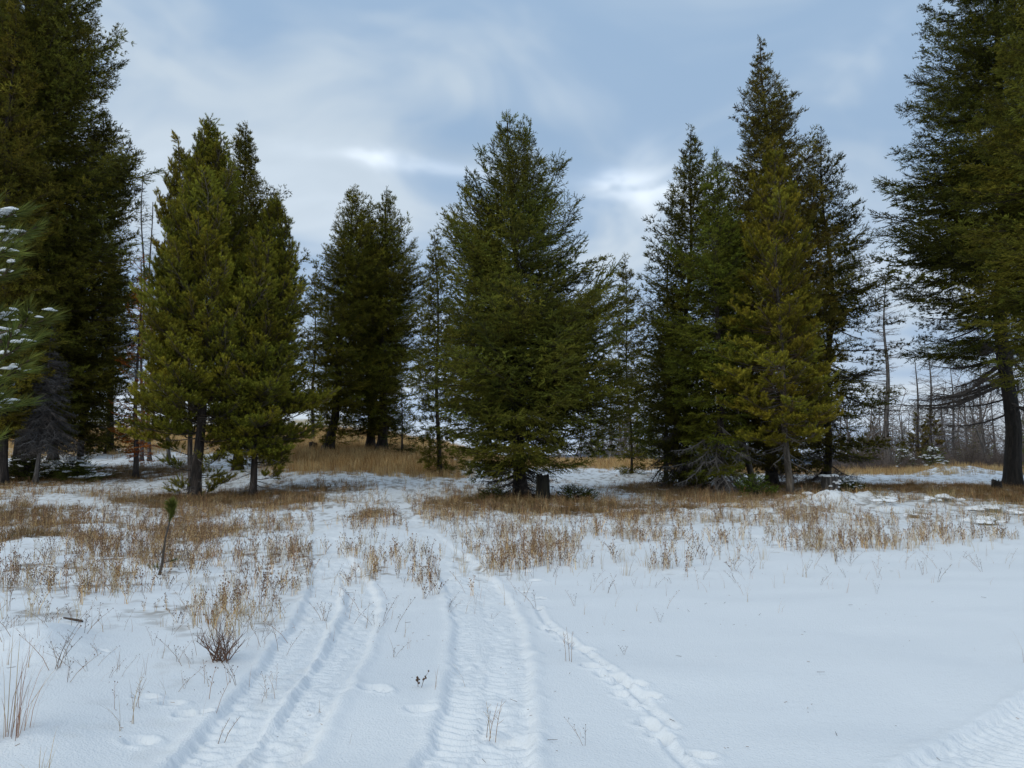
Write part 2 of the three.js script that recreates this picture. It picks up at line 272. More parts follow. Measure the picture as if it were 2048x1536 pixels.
  const ground = new THREE.Mesh(g, m); ground.name = 'ground'; ground.receiveShadow = true; tag(ground, 'snow covered meadow ground with wheel ruts and animal prints', null, null, 'structure'); scene.add(ground);
}
{ // wooded hills across the valley
  const mb = [], n = 160, rows = 14, g = new THREE.BufferGeometry(), p = [], idx = [];
  for (let j = 0; j <= rows; j++) for (let i = 0; i <= n; i++) {
    const x = lerp(-4200, 5200, i / n), t = j / rows, ridge = 1 - Math.abs(t - 0.5) * 2;
    p.push(x, -125 + (ridge ** 0.8) * (84 + 86 * (fbm(x / 900 + 4, 1, 4) - 0.5) + 46 * (fbm(x / 160, t * 6, 3) - 0.5)), -2600 - (t - 0.5) * 1600);
  }
  for (let j = 0; j < rows; j++) for (let i = 0; i < n; i++) { const a = j * (n + 1) + i; idx.push(a, a + 1, a + n + 1, a + 1, a + n + 2, a + n + 1); }
  g.setAttribute('position', new THREE.Float32BufferAttribute(p, 3)); g.setIndex(idx); g.computeVertexNormals();
  const h = new THREE.Mesh(g, new THREE.MeshStandardMaterial({ color: new THREE.Color().setRGB(0.075, 0.105, 0.15), roughness: 1, side: THREE.DoubleSide }));
  h.name = 'hills'; tag(h, 'low dark blue wooded hills on the horizon', null, null, 'structure'); scene.add(h);
}

// ---------------------------------------------------------------- materials
const foliageMat = new THREE.MeshPhysicalMaterial({ vertexColors: true, roughness: 0.85, specularIntensity: 0.25, side: THREE.DoubleSide });
const grassMat = new THREE.MeshPhysicalMaterial({ vertexColors: true, roughness: 0.9, specularIntensity: 0.3, side: THREE.DoubleSide });
const plainMat = new THREE.MeshStandardMaterial({ vertexColors: true, roughness: 0.9 });
const snowMat = new THREE.MeshStandardMaterial({ color: new THREE.Color().setRGB(0.82, 0.83, 0.845), roughness: 0.85 });
function barkTexture(M, f) { const b = new Uint8Array(M * M * 4); for (let j = 0; j < M; j++) for (let i = 0; i < M; i++) { const v = clamp(f(i / M, j / M)), o = (j * M + i) * 4; b[o] = b[o + 1] = b[o + 2] = Math.round(255 * v); b[o + 3] = 255; } const t = new THREE.DataTexture(b, M, M); t.wrapS = t.wrapT = THREE.MirroredRepeatWrapping; t.magFilter = THREE.LinearFilter; t.needsUpdate = true; return t; }
const barkBump = barkTexture(512, (u, v) => { const q = fbm(u * 22 + 0.6 * fbm(u * 9, v * 5, 3), v * 4.5, 4), r = Math.abs(q - 0.5) * 3.2; return 0.75 * sstep(0.05, 0.7, r) + 0.25 * fbm(u * 60, v * 40, 2); });
barkBump.repeat.set(1.4, 0.9);
const barkTint = barkTexture(256, (u, v) => 0.55 + 0.75 * (fbm(u * 14, v * 4, 4) - 0.35)); barkTint.repeat.set(1.1, 0.6); barkTint.colorSpace = THREE.SRGBColorSpace;
const bark = (r, g, b) => new THREE.MeshStandardMaterial({ color: new THREE.Color().setRGB(r, g, b), map: barkTint, bumpMap: barkBump, bumpScale: 0.03, roughness: 0.95 });
const firBark = bark(0.13, 0.10, 0.085), pineBark = bark(0.15, 0.115, 0.095), deadBark = bark(0.34, 0.305, 0.285), palePine = bark(0.30, 0.25, 0.2), oldWood = bark(0.30, 0.27, 0.25), charWood = bark(0.045, 0.037, 0.031);

// ---------------------------------------------------------------- conifer boughs (each kind built once, then placed)
function needles(mb, p, dir, len, nl, nw, step, per, ang, col, tip, vary = 0.22) {
  const u = (Math.abs(dir.y) > 0.9 ? V(1, 0, 0) : V(0, 1, 0)).cross(dir).normalize(), w = dir.clone().cross(u);
  const n = Math.max(2, Math.round(len / step)), base = V(0, 0, 0), t = V(0, 0, 0), sd = V(0, 0, 0);
  for (let i = 0; i < n; i++) for (let k = 0; k < per; k++) {
    const s = (i + R()) / n * len, a = R() * Math.PI * 2, fa = ang * rr(0.7, 1.25) * (1 - 0.45 * (i / n)), l = nl * rr(0.75, 1.1);
    base.copy(p).addScaledVector(dir, s);
    const ca = Math.cos(a), sa = Math.sin(a), cf = Math.cos(fa), sf = Math.sin(fa);
    t.copy(base).addScaledVector(dir, cf * l).addScaledVector(u, ca * sf * l).addScaledVector(w, sa * sf * l);
    sd.set(0, 0, 0).addScaledVector(u, -sa * nw / 2).addScaledVector(w, ca * nw / 2);
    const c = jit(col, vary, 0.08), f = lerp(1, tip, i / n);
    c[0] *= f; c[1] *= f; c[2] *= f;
    mb.tri(base.clone().add(sd), base.clone().sub(sd), t.clone(), c);
  }
}
const WOOD = [0.055, 0.042, 0.034], GREYWOOD = [0.17, 0.155, 0.145];
function firBough(L, s, opt = {}) { // along +x, flat spray in xz, up = y
  rng(s); const mb = new MB(), { green = [0.105, 0.1, 0.016], droop = 0.25, dens = 1, sag = 0.1, bare = 0.16 } = opt;
  const ax = (t) => V(L * t, L * (-sag * Math.sin(Math.PI * t * 0.85) + 0.10 * t * t), L * 0.05 * Math.sin(t * 5 + s));
  mb.tube([0, 0.25, 0.5, 0.75, 1].map(ax), [0.011, 0.009, 0.0065, 0.004, 0.0015].map((r) => r * (0.5 + L * 0.45)), 4, WOOD);
  const sp = 0.125 / dens;
  let side = 1;
  for (let q = bare * L; q < L * 0.99; q += sp * rr(0.4, 0.7)) {
    const t = q / L; side = -side; if (R() < 0.1) continue;
    const p = ax(t), tan = ax(Math.min(1, t + 0.02)).sub(ax(t - 0.02)).normalize();
    const l2 = Math.min(0.8, (0.34 * L * Math.pow(1 - t, 0.5) * sstep(0, 0.3, t + 0.12) + 0.12)) * rr(0.6, 1.2), a = rr(0.6, 1.15) * side;
    const d2 = V(tan.x * Math.cos(a), tan.y + rr(-0.35, 0.55) - droop * 0.35, Math.sin(a)).normalize();
    const e2 = p.clone().addScaledVector(d2, l2); e2.y -= droop * l2 * l2 * 0.5;
    mb.tube([p, p.clone().lerp(e2, 0.55).add(V(0, 0.02 * l2, 0)), e2], [0.0045, 0.0032, 0.001], 3, WOOD);
    const dd = e2.clone().sub(p).normalize(), tone = rr(0.65, 1.3);
    const g = [green[0] * tone, green[1] * tone, green[2] * tone];
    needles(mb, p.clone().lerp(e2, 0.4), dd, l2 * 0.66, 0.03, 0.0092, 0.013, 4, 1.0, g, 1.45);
    let s3 = 1;
    for (let r = l2 * 0.15; r < l2 * 0.96; r += 0.082 / dens * rr(0.7, 1.2)) {
      s3 = -s3; const u = r / l2, p3 = p.clone().lerp(e2, u), l3 = (0.085 + 0.20 * (1 - u) * Math.min(1, l2 * 2)) * rr(0.6, 1.2), a3 = rr(0.55, 1.05) * s3;
      const c = Math.cos(a3), q3 = Math.sin(a3), d3 = V(dd.x * c - dd.z * q3, dd.y + rr(-0.4, 0.65) - droop * 0.45, dd.x * q3 + dd.z * c).normalize();
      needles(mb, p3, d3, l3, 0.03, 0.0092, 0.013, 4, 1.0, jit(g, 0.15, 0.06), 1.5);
    }
  }
  needles(mb, ax(0.8), ax(1).sub(ax(0.8)).normalize(), L * 0.2 + 0.06, 0.028, 0.008, 0.010, 5, 0.9, green, 1.4);
  return mb.build();
}
function tuftBough(L, s, opt = {}) { // limb whose side twigs end in rounded tufts of short shoots
  rng(s); const mb = new MB(), { green = [0.105, 0.1, 0.016], sag = 0.08, bare = 0.2, dens = 1, open = 1, up = 1, wide = 1 } = opt;
  const ax = (t) => V(L * t, L * (-sag * Math.sin(Math.PI * t * 0.85) + 0.12 * t * t), L * 0.06 * Math.sin(t * 5 + s));
  mb.tube([0, 0.25, 0.5, 0.75, 1].map(ax), [0.011, 0.009, 0.0065, 0.004, 0.0015].map((r) => r * (0.5 + L * 0.45)), 4, WOOD);
  const cluster = (p, d, r, tone) => {
    const g = [green[0] * tone, green[1] * tone, green[2] * tone], n = Math.round(rr(5, 8) * open);
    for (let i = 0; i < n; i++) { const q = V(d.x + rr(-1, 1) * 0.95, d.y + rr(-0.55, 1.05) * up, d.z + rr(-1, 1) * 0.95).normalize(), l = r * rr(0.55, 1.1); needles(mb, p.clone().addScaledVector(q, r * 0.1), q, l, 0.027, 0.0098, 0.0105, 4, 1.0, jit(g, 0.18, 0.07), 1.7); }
  };
  let side = 1;
  for (let q = bare * L; q < L * 0.97; q += 0.105 / dens * rr(0.6, 1.2)) {
    const t = q / L; side = -side; const p = ax(t), l2 = Math.min(0.6 * wide, 0.26 * wide * L * Math.pow(1 - t, 0.45) + 0.09) * rr(0.55, 1.2), a = rr(0.5, 1.2) * side, d2 = V(Math.cos(a), rr(-0.4, 0.75) * up, Math.sin(a)).normalize(), e2 = p.clone().addScaledVector(d2, l2);
    mb.tube([p, e2], [0.004, 0.0015], 3, WOOD);
    const tone = rr(0.6, 1.35);
    cluster(e2, d2, rr(0.10, 0.17), tone);
    if (l2 > 0.16) cluster(p.clone().lerp(e2, rr(0.4, 0.65)).add(V(rr(-0.05, 0.05), rr(-0.03, 0.06), rr(-0.05, 0.05))), d2, rr(0.08, 0.13), tone * rr(0.75, 1));
    if (l2 > 0.34) cluster(p.clone().lerp(e2, rr(0.15, 0.4)).add(V(rr(-0.08, 0.08), rr(-0.03, 0.08), rr(-0.08, 0.08))), d2, rr(0.08, 0.12), tone * rr(0.75, 1));
  }
  cluster(ax(0.93), V(1, 0.15, 0), 0.15, 1.1);
  for (let i = 0; i < 4; i++) { const d = V(1, rr(-0.1, 0.7), rr(-0.6, 0.6)).normalize(), p = ax(rr(0.85, 1)), l = rr(0.16, 0.3) * Math.min(1, 0.5 + L * 0.4); mb.tube([p, p.clone().addScaledVector(d, l)], [0.003, 0.001], 3, WOOD); needles(mb, p, d, l, 0.024, 0.0085, 0.0095, 4, 0.85, green, 1.5); }
  return mb.build();
}
function pineBough(L, s, opt = {}) {
  rng(s); const mb = new MB(), { green = [0.186, 0.17, 0.018], nl = 0.07, nw = 0.0072, brush = 0.12, up = 0.3, bare = 0.3, step = 0.0095, per = 5, wood = [0.10, 0.078, 0.06] } = opt;
  const ax = (t) => V(L * t, L * (-0.06 * Math.sin(Math.PI * t) + up * 0.6 * t * t), L * 0.06 * Math.sin(t * 4 + s));
  mb.tube([0, 0.25, 0.5, 0.75, 1].map(ax), [0.013, 0.011, 0.009, 0.006, 0.0035].map((r) => r * (0.45 + L * 0.4)), 4, wood);
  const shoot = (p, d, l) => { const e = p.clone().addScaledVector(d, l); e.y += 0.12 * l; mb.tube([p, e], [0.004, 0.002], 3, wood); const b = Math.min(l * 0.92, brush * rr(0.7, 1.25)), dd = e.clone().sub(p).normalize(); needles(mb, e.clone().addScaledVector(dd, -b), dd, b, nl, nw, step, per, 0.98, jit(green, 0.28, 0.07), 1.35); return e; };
  for (let q = bare * L; q < L; q += rr(0.09, 0.15)) {
    const t = q / L, n = 2 + (R() < 0.6 ? 1 : 0);
    for (let k = 0; k < n; k++) {
      const a = (k % 2 ? 1 : -1) * rr(0.5, 1.0), p = ax(t), l2 = Math.min(0.7, 0.38 * L * (1 - t) + 0.14) * rr(0.6, 1.15);
      const d2 = V(Math.cos(a), rr(-0.12, 0.5) + up * 0.4, Math.sin(a)).normalize();
      const e = shoot(p, d2, l2);
      if (l2 > 0.22) for (let r = 0; r < 2 + l2 * 9; r++) { const u = rr(0.35, 0.95), p3 = p.clone().lerp(e, u), b = rr(-0.9, 0.9), d3 = V(d2.x * Math.cos(b) - d2.z * Math.sin(b), d2.y + rr(-0.1, 1.0), d2.x * Math.sin(b) + d2.z * Math.cos(b)).normalize(); shoot(p3, d3, rr(0.08, 0.2)); }
    }
  }
  shoot(ax(0.85), ax(1).sub(ax(0.85)).normalize(), L * 0.15 + 0.1);
  return mb.build();
}
function bareBough(L, s, opt = {}) {
  rng(s); const mb = new MB(), { col = GREYWOOD, droop = 0.35, fine = 1, curl = 0.1, rad = 1 } = opt;
  const ax = (t) => V(L * t, L * (-droop * 0.6 * Math.sin(Math.PI * 0.6 * t) + curl * t * t), L * 0.07 * Math.sin(t * 5 + s));
  mb.tube([0, 0.2, 0.4, 0.6, 0.8, 1].map(ax), [0.012, 0.0105, 0.0085, 0.0065, 0.004, 0.0015].map((r) => r * (0.4 + L * 0.5) * rad), 4, col);
  let side = 1;
  for (let q = 0.15 * L; q < L; q += rr(0.07, 0.16) / fine) {
    side = -side; const t = q / L, p = ax(t), a = rr(0.5, 1.2) * side, l2 = (0.3 * L * (1 - t) + 0.12) * rr(0.4, 1.2), d2 = V(Math.cos(a), rr(-0.6, 0.15) * (droop + 0.3), Math.sin(a)).normalize();
    const m = p.clone().addScaledVector(d2, l2 * 0.5), e = p.clone().addScaledVector(d2, l2); e.y -= droop * l2 * 0.5;
    mb.tube([p, m, e], [0.0042 * rad, 0.003 * rad, 0.0012], 3, jit(col, 0.2));
    for (let r = 0; r < 2 + l2 * 9 * fine; r++) { const b = p.clone().lerp(e, rr(0.2, 0.95)), f = b.clone().add(V(rr(-0.4, 1), rr(-1.1, 0.35), rr(-1, 1)).normalize().multiplyScalar(rr(0.05, 0.2))); mb.tube([b, f], [0.0022 * rad, 0.0009], 3, jit(col, 0.25)); }
  }
  return mb.build();
}
function kit(fn, lengths, n, s, opt) { const out = []; for (const [i, L] of lengths.entries()) for (let k = 0; k < n; k++) out.push({ L, g: fn(L, s + i * 31 + k * 7, opt) }); return { lengths, n, list: out }; }
const FL = [0.4, 0.8, 1.4, 2.3, 3.4];
function mixed(a, b) { const list = []; a.lengths.forEach((L, i) => list.push(...a.list.slice(i * a.n, (i + 1) * a.n), ...b.list.slice(i * b.n, (i + 1) * b.n))); return { lengths: a.lengths, n: a.n + b.n, list }; }
const KITS = {
  fir: mixed(kit(tuftBough, FL, 2, 11, {}), kit(firBough, FL, 1, 23, { dens: 1.05 })),
  firLayer: mixed(kit(tuftBough, FL, 1, 117, { up: 0.5, wide: 1.35, dens: 1.25, bare: 0.16, sag: 0.1 }), kit(firBough, FL, 2, 131, { dens: 1.15, droop: 0.35 })),
  firFlat: kit(firBough, [0.45, 0.9, 1.6, 2.5, 3.6], 2, 17, {}),
  firDroop: kit(firBough, [1.6, 2.6, 3.8], 2, 211, { droop: 0.5, sag: 0.06, dens: 1.05, bare: 0.2 }),
  firThin: kit(firBough, [0.45, 0.9, 1.6, 2.6], 2, 311, { dens: 0.7, droop: 0.55, bare: 0.24 }),
  pine: kit(pineBough, [0.5, 0.9, 1.5, 2.3], 2, 411, {}),
  pineThin: kit(pineBough, [0.5, 1.0, 1.8], 2, 511, { bare: 0.5 }),
  bare: kit(bareBough, [0.5, 1.1, 2.0, 3.2], 2, 611, { rad: 2.0, fine: 1.5 }),
  bareFine: kit(bareBough, [0.4, 0.9, 1.5], 2, 711, { fine: 1.9, droop: 0.5, rad: 1.15 }),
  bareFlat: kit(bareBough, [0.5, 1.1, 2.0], 2, 811, { droop: 0.12, curl: 0.02, fine: 0.7, rad: 1.3 }),
};

// places boughs of a kit: collects matrices per prototype and makes the instanced pieces of a crown
class Crown {
  constructor(k) { this.kit = KITS[k]; this.by = this.kit.list.map(() => ({ m: [], c: [] })); }
  put(from, to, tint, roll = 0) {
    const L = from.distanceTo(to); if (L < 0.04) return;
    let best = 0; for (let i = 1; i < this.kit.lengths.length; i++) if (Math.abs(Math.log(L / this.kit.lengths[i])) < Math.abs(Math.log(L / this.kit.lengths[best]))) best = i;
    const n = best * this.kit.n + Math.floor(R() * this.kit.n), s = L / this.kit.list[n].L;
    const X = to.clone().sub(from).normalize(), up = Math.abs(X.y) > 0.97 ? V(R() - 0.5, 0, R() - 0.5).normalize() : V(0, 1, 0), Z = X.clone().cross(up).normalize(), Y = Z.clone().cross(X);
    const cr = Math.cos(roll), sr = Math.sin(roll), Y2 = Y.clone().multiplyScalar(cr).addScaledVector(Z, sr), Z2 = X.clone().cross(Y2);
    const m = new THREE.Matrix4().makeBasis(X.multiplyScalar(s), Y2.multiplyScalar(s), Z2.multiplyScalar(s)); m.setPosition(from);
    this.by[n].m.push(m); this.by[n].c.push(tint);
  }
  finish(parent, name = 'bough') {
    for (const [i, b] of this.by.entries()) {
      if (!b.m.length) continue;
      const im = new THREE.InstancedMesh(this.kit.list[i].g, foliageMat, b.m.length); im.name = name; im.castShadow = im.receiveShadow = true; im.userData.kind = 'stuff';
      b.m.forEach((m, k) => { im.setMatrixAt(k, m); im.setColorAt(k, new THREE.Color().setRGB(...b.c[k])); });
      parent.add(im);
    }
  }
}
function trunkGeo(axis, H, r0, r1, flare = 1.5, sides = 14) { // axis(h) -> [x, z]; uv in metres
  const n = Math.max(8, Math.round(H / 0.45)), p = [], uv = [], idx = [];
  for (let j = 0; j <= n; j++) {
    const t = Math.pow(j / n, 1.25), h = -0.25 + (H + 0.25) * t, [ax, az] = axis(Math.max(0, h)), hh = Math.max(0, h);
    const r = lerp(r0, r1, Math.pow(hh / H, 0.85)) * (1 + (flare - 1) * Math.exp(-hh / (r0 * 1.6)));
    for (let i = 0; i <= sides; i++) { const a = i / sides * Math.PI * 2, rj = r * (1 + 0.10 * (vn(Math.cos(a) * 2 + 7, Math.sin(a) * 2 + h * 0.8) - 0.5) + 0.22 * Math.exp(-hh / (r0 * 1.5)) * Math.cos(a * 5 + r0 * 40)); p.push(ax + Math.cos(a) * rj, h, az + Math.sin(a) * rj); uv.push(a * r0, h); }
  }
  for (let j = 0; j < n; j++) for (let i = 0; i < sides; i++) { const a = j * (sides + 1) + i, b = a + sides + 1; idx.push(a, b, a + 1, a + 1, b, b + 1); }
  const g = new THREE.BufferGeometry(); g.setAttribute('position', new THREE.Float32BufferAttribute(p, 3)); g.setAttribute('uv', new THREE.Float32BufferAttribute(uv, 2)); g.setIndex(idx); g.computeVertexNormals(); return g;
}
let treeSeed = 5000;
// o: name, label, category, group, base px, d, top [px, py], via [[px, py]...] (lean), prof [[py, left px, right px]...], kit, gap, arc, e0/e1 bough angle low/high, r trunk radius, bark, tint, bareLow [count, top py, length px, kit]
function tree(o) {
  rng(treeSeed += 77);
  const pos = onGround(o.px, o.d), g = thing(o.name, o.label, o.category ?? 'tree', pos, o.group);
  const k = o.d / F, top = at(o.top[0], o.top[1], o.d), H = top.y - pos.y;
  const knots = [[0, 0], ...(o.via ?? []).map(([x, y]) => { const q = at(x, y, o.d); return [q.y - pos.y, q.x - pos.x]; }), [H, top.x - pos.x]].sort((a, b) => a[0] - b[0]);
  const kx = knots.map((q) => q[0]), ky = knots.map((q) => q[1]), ph = R() * 9, wob = 0.02 * Math.sqrt(H);
  const axis = (h) => [(lin(kx, ky, h - 0.4) + lin(kx, ky, h) + lin(kx, ky, h + 0.4)) / 3 + wob * Math.sin(h * 0.9 + ph) * clamp(h / 2), wob * Math.sin(h * 0.7 + ph * 2) * clamp(h / 2)];
  part('trunk', trunkGeo(axis, H - 0.05, o.r, o.deadTop ? 0.02 : 0.012, o.flare ?? 1.45), o.bark ?? firBark, g);
  const P = o.prof.map(([y, l, r]) => { const q = at(0, y, o.d).y - pos.y, c = at(1024, y, o.d); const cx = axis(clamp(q, 0, H))[0] + pos.x, s = -c.z / F / (cP - ((PH / 2 - y) / F) * sP) * 1; return [q, cx - at(l, y, o.d).x, at(r, y, o.d).x - cx]; }).sort((a, b) => a[0] - b[0]);
  const hs = P.map((q) => q[0]), ls = P.map((q) => q[1]), rs = P.map((q) => q[2]);
  const hb = hs[0] - (o.kit.startsWith('fir') && !o.thin ? 30 * k : 0), ht = hs[hs.length - 1], cr = new Crown(o.kit), { arc = 0.95, e0 = -12, e1 = 48, tint = [1, 1, 1], vary = 0.4, fill = 0.5, bend = 1.3, miss = 0.06 } = o, gap = (o.gap ?? 0.3) * (o.kit === 'firLayer' ? 1.5 : 1.12);
  const T = (f) => { const v = f * (1 + rr(-vary, vary)), hue = rr(-0.10, 0.10); return [tint[0] * v * (1 + hue), tint[1] * v, tint[2] * v * (1 - hue)]; };
  const one = (yt, az, L, e, tn) => {
    const ha = clamp(yt - L * Math.tan(e), o.minH ?? 0.25, H - 0.06), [ax, az0] = axis(ha), [tx, tz] = axis(clamp(yt, 0, H));
    const from = V(ax, ha, az0), to = V(tx + Math.cos(az) * L, yt, tz + Math.sin(az) * L * 0.96); cr.put(from, to, tn, rr(-0.35, 0.35));
  };
  const off = R() * 50, thinH = o.thin ? at(0, o.thin[0], o.d).y - pos.y : 0;
  for (let y = ht - 0.08; y > hb; ) {
    const t = clamp((y - hb) / (H - hb)), l = lin(hs, ls, y), r = lin(hs, rs, y), m = Math.max(0.06, (l + r) / 2), e = lerp(e0, e1, Math.pow(t, bend)) * Math.PI / 180;
    const n = clamp(Math.round(2 * Math.PI * m / arc * (o.kit === 'firLayer' ? 1.3 : 1)) + 1, 5, 30), p0 = R() * 7;
    for (let i = 0; i < n; i++) {
      if (R() < miss || (o.thin && y < thinH && R() < o.thin[1])) continue;
      const az = p0 + (i + rr(-0.35, 0.35)) / n * Math.PI * 2, c = Math.cos(az), rad = Math.max(0.05, lerp(l, r, (c + 1) / 2));
      if (vn(off + c * 1.7 + 20, Math.sin(az) * 1.7 + y * 0.8) < (o.holes ?? 0.26)) continue;
      const lump = 0.70 + 0.56 * vn(off + c * 2.0 + 9, Math.sin(az) * 2.0 + y * 1.25);
      const L = rad * lump * (o.kit === 'fir' ? 0.98 : o.kit === 'firLayer' ? 1.0 : 1.08) * (R() < 0.12 ? rr(1.02, 1.14) : rr(0.84, 1.06));
      one(y + rr(-0.5, 0.5) * gap * (o.kit === 'firLayer' ? 0.45 : 1), az, L, e + rr(-0.16, 0.16), T(lerp(0.9, 1.12, vn(off + c * 2, y * 0.7))));
      if (R() < fill) one(y + rr(-0.7, 0.3) * gap, az + rr(-0.5, 0.5), L * rr(0.38, 0.8), e + rr(-0.25, 0.35), T(0.92));
    }
    y -= gap * (0.38 + 0.62 * clamp(m / 1.5)) * rr(0.8, 1.2);
  }
  if (!o.deadTop) { cr.put(V(...[axis(H - 0.45)[0], H - 0.45, axis(H - 0.45)[1]]), V(axis(H)[0], H + 0.12, axis(H)[1]), T(1)); }
  for (const [ly, dx] of o.low ?? []) { const y = at(0, ly, o.d).y - pos.y, [ax, az0] = axis(Math.max(0, y)); cr.put(V(ax, y, az0), V(ax + dx * k, y + 0.12, az0 + Math.abs(dx) * k * rr(-0.3, 0.9)), T(1), rr(-0.4, 0.4)); }
  for (const [lx, ly, hgt] of o.leaders ?? []) { const q = at(lx, ly, o.d).sub(pos); for (let i = 0; i < 5; i++) cr.put(V(q.x * 0.8 + rr(-0.1, 0.1), q.y - hgt * rr(0.6, 1.1), rr(-0.2, 0.2)), V(q.x + rr(-0.35, 0.35) * (i ? 1 : 0), q.y - (i ? rr(0.1, 0.5) * hgt : 0), rr(-0.3, 0.3)), T(1)); }
  const crown = new THREE.Group(); crown.name = 'crown'; g.add(crown); cr.finish(crown);
  if (o.bareLow) for (const [count, y0, y1, Lpx, kitName, el, azs] of o.bareLow) { // single dead limbs low on the trunk
    const K = KITS[kitName];
    for (let i = 0; i < count; i++) {
      const h = clamp(lerp(at(0, y0, o.d).y, at(0, y1, o.d).y, R()) - pos.y, 0.15, H), az = azs ? rr(...azs) : R() * Math.PI * 2, L = Lpx * k * rr(0.45, 1.1), [ax, az0] = axis(h), e = rr(el - 14, el + 14) * Math.PI / 180;
      let b = 0; for (let q = 1; q < K.lengths.length; q++) if (Math.abs(Math.log(L / K.lengths[q])) < Math.abs(Math.log(L / K.lengths[b]))) b = q;
      const it = K.list[b * K.n + Math.floor(R() * K.n)], m = new THREE.Mesh(it.g, o.deadMat ?? deadTwig); m.name = 'bare_branch'; m.castShadow = true;
      m.position.set(ax, h, az0); m.rotation.set(0, -az, e, 'YZX'); m.scale.setScalar(L / it.L); g.add(m);
    }
  }
  return g;
}
const deadTwig = new THREE.MeshStandardMaterial({ vertexColors: true, roughness: 0.95 });
const darkTwig = new THREE.MeshStandardMaterial({ vertexColors: true, roughness: 0.95, color: new THREE.Color().setRGB(0.32, 0.29, 0.27) });

// ---------------------------------------------------------------- the trees, left to right
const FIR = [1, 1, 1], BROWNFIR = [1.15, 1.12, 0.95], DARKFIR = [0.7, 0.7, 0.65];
tree({ name: 'fir_tree', label: 'huge dark fir at the far left whose top is out of the frame', px: 55, d: 27, top: [70, -380], prof: [[-380, 65, 75], [-150, -40, 150], [0, -100, 195], [100, -140, 232], [200, -150, 222], [300, -160, 238], [400, -170, 245], [600, -170, 245], [780, -150, 200], [860, -110, 160]], kit: 'fir', gap: 0.34, arc: 1.0, r: 0.36, tint: BROWNFIR, miss: 0.12 });
tree({ name: 'fir_tree', label: 'brownish fir at the left edge with its thin tip just below the upper frame', px: 8, d: 24.5, top: [26, 2], prof: [[2, 22, 30], [60, 2, 50], [150, -30, 75], [300, -60, 100], [480, -80, 120], [700, -90, 120], [850, -60, 90]], kit: 'fir', gap: 0.32, r: 0.2, tint: [1.3, 1.15, 0.95] });
tree({ name: 'fir_tree', label: 'slim dark fir with bare lower trunk between huge left fir and olive pine', px: 165, d: 29, top: [208, 222], via: [[178, 760]], prof: [[222, 203, 213], [260, 180, 245], [310, 165, 266], [400, 140, 285], [500, 115, 288], [600, 105, 278], [700, 100, 255], [800, 110, 235], [880, 125, 215]], kit: 'fir', gap: 0.33, r: 0.13, tint: [1.1, 1.05, 1], bareLow: [[8, 780, 890, 50, 'bare', -15]] });
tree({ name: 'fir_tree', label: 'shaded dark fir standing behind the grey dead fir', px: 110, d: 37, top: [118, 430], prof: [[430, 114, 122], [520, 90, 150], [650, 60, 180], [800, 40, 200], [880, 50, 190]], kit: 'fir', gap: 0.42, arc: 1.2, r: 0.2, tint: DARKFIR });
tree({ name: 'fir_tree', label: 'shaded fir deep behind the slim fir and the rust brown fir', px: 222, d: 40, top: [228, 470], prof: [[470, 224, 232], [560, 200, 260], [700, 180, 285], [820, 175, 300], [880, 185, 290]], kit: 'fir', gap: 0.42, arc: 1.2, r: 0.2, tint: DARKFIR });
tree({ name: 'dead_fir', label: 'dead fir with rust brown needles beside the olive pine', category: 'dead tree', px: 276, d: 27.5, top: [282, 520], prof: [[520, 278, 286], [600, 262, 305], [700, 244, 318], [800, 234, 328], [880, 236, 326], [905, 250, 316]], kit: 'firThin', gap: 0.36, arc: 1.2, r: 0.1, tint: [3.6, 1.2, 1.3], bareLow: [[14, 560, 880, 70, 'bare', -18]] });
tree({ name: 'dead_fir', label: 'small ash grey dead fir with drooping bare twigs near the left edge', category: 'dead tree', px: 77, d: 25, top: [106, 640], via: [[92, 800]], prof: [[640, 102, 110], [700, 88, 126], [760, 65, 142], [830, 50, 152], [880, 32, 165], [905, 40, 160]], kit: 'bare', gap: 0.2, arc: 0.5, fill: 0.25, e0: -28, e1: 10, r: 0.075, bark: deadBark, deadTop: true, tint: [0.6, 0.59, 0.6] });
for (const [px, top, lab, w] of [[287, 352, 'tallest bare grey snag rising between the left firs and the olive pine', 22], [303, 402, 'shorter bare grey snag just right of the tallest left snag', 16], [341, 362, 'bare snag poking up at the left shoulder of the olive pine', 14]])
  tree({ name: 'dead_snag', label: lab, category: 'dead tree', px, d: 35, top: [px, top], prof: [[top + 6, px - 4, px + 4], [top + 90, px - w * 0.7, px + w * 0.7], [600, px - w, px + w], [860, px - w, px + w]], kit: 'bareFlat', gap: 0.34, arc: 0.9, e0: -10, e1: 35, r: 0.09, bark: deadBark, deadTop: true, fill: 0.1 });
tree({ name: 'fir_tree', label: 'fir whose slender tip rises behind the right side of the olive pine', px: 478, d: 29.5, fill: 1, holes: 0.15, top: [490, 250], prof: [[250, 486, 494], [285, 470, 512], [340, 462, 526], [372, 462, 545], [395, 455, 582], [450, 440, 590], [520, 430, 600], [650, 420, 605], [800, 420, 600], [870, 440, 580]], kit: 'fir', gap: 0.26, r: 0.18, tint: [1.15, 1.08, 1] });
tree({ name: 'pine_tree', label: 'thin pine with a feathery tip at the left behind the olive pine', px: 388, d: 24.5, top: [352, 277], via: [[378, 850], [362, 600]], prof: [[277, 349, 355], [320, 336, 372], [380, 322, 390], [450, 312, 400], [600, 300, 410], [760, 290, 420]], kit: 'pine', gap: 0.4, arc: 0.9, e0: 15, e1: 62, r: 0.09, bark: pineBark, tint: [1.05, 0.95, 1], miss: 0.2 });
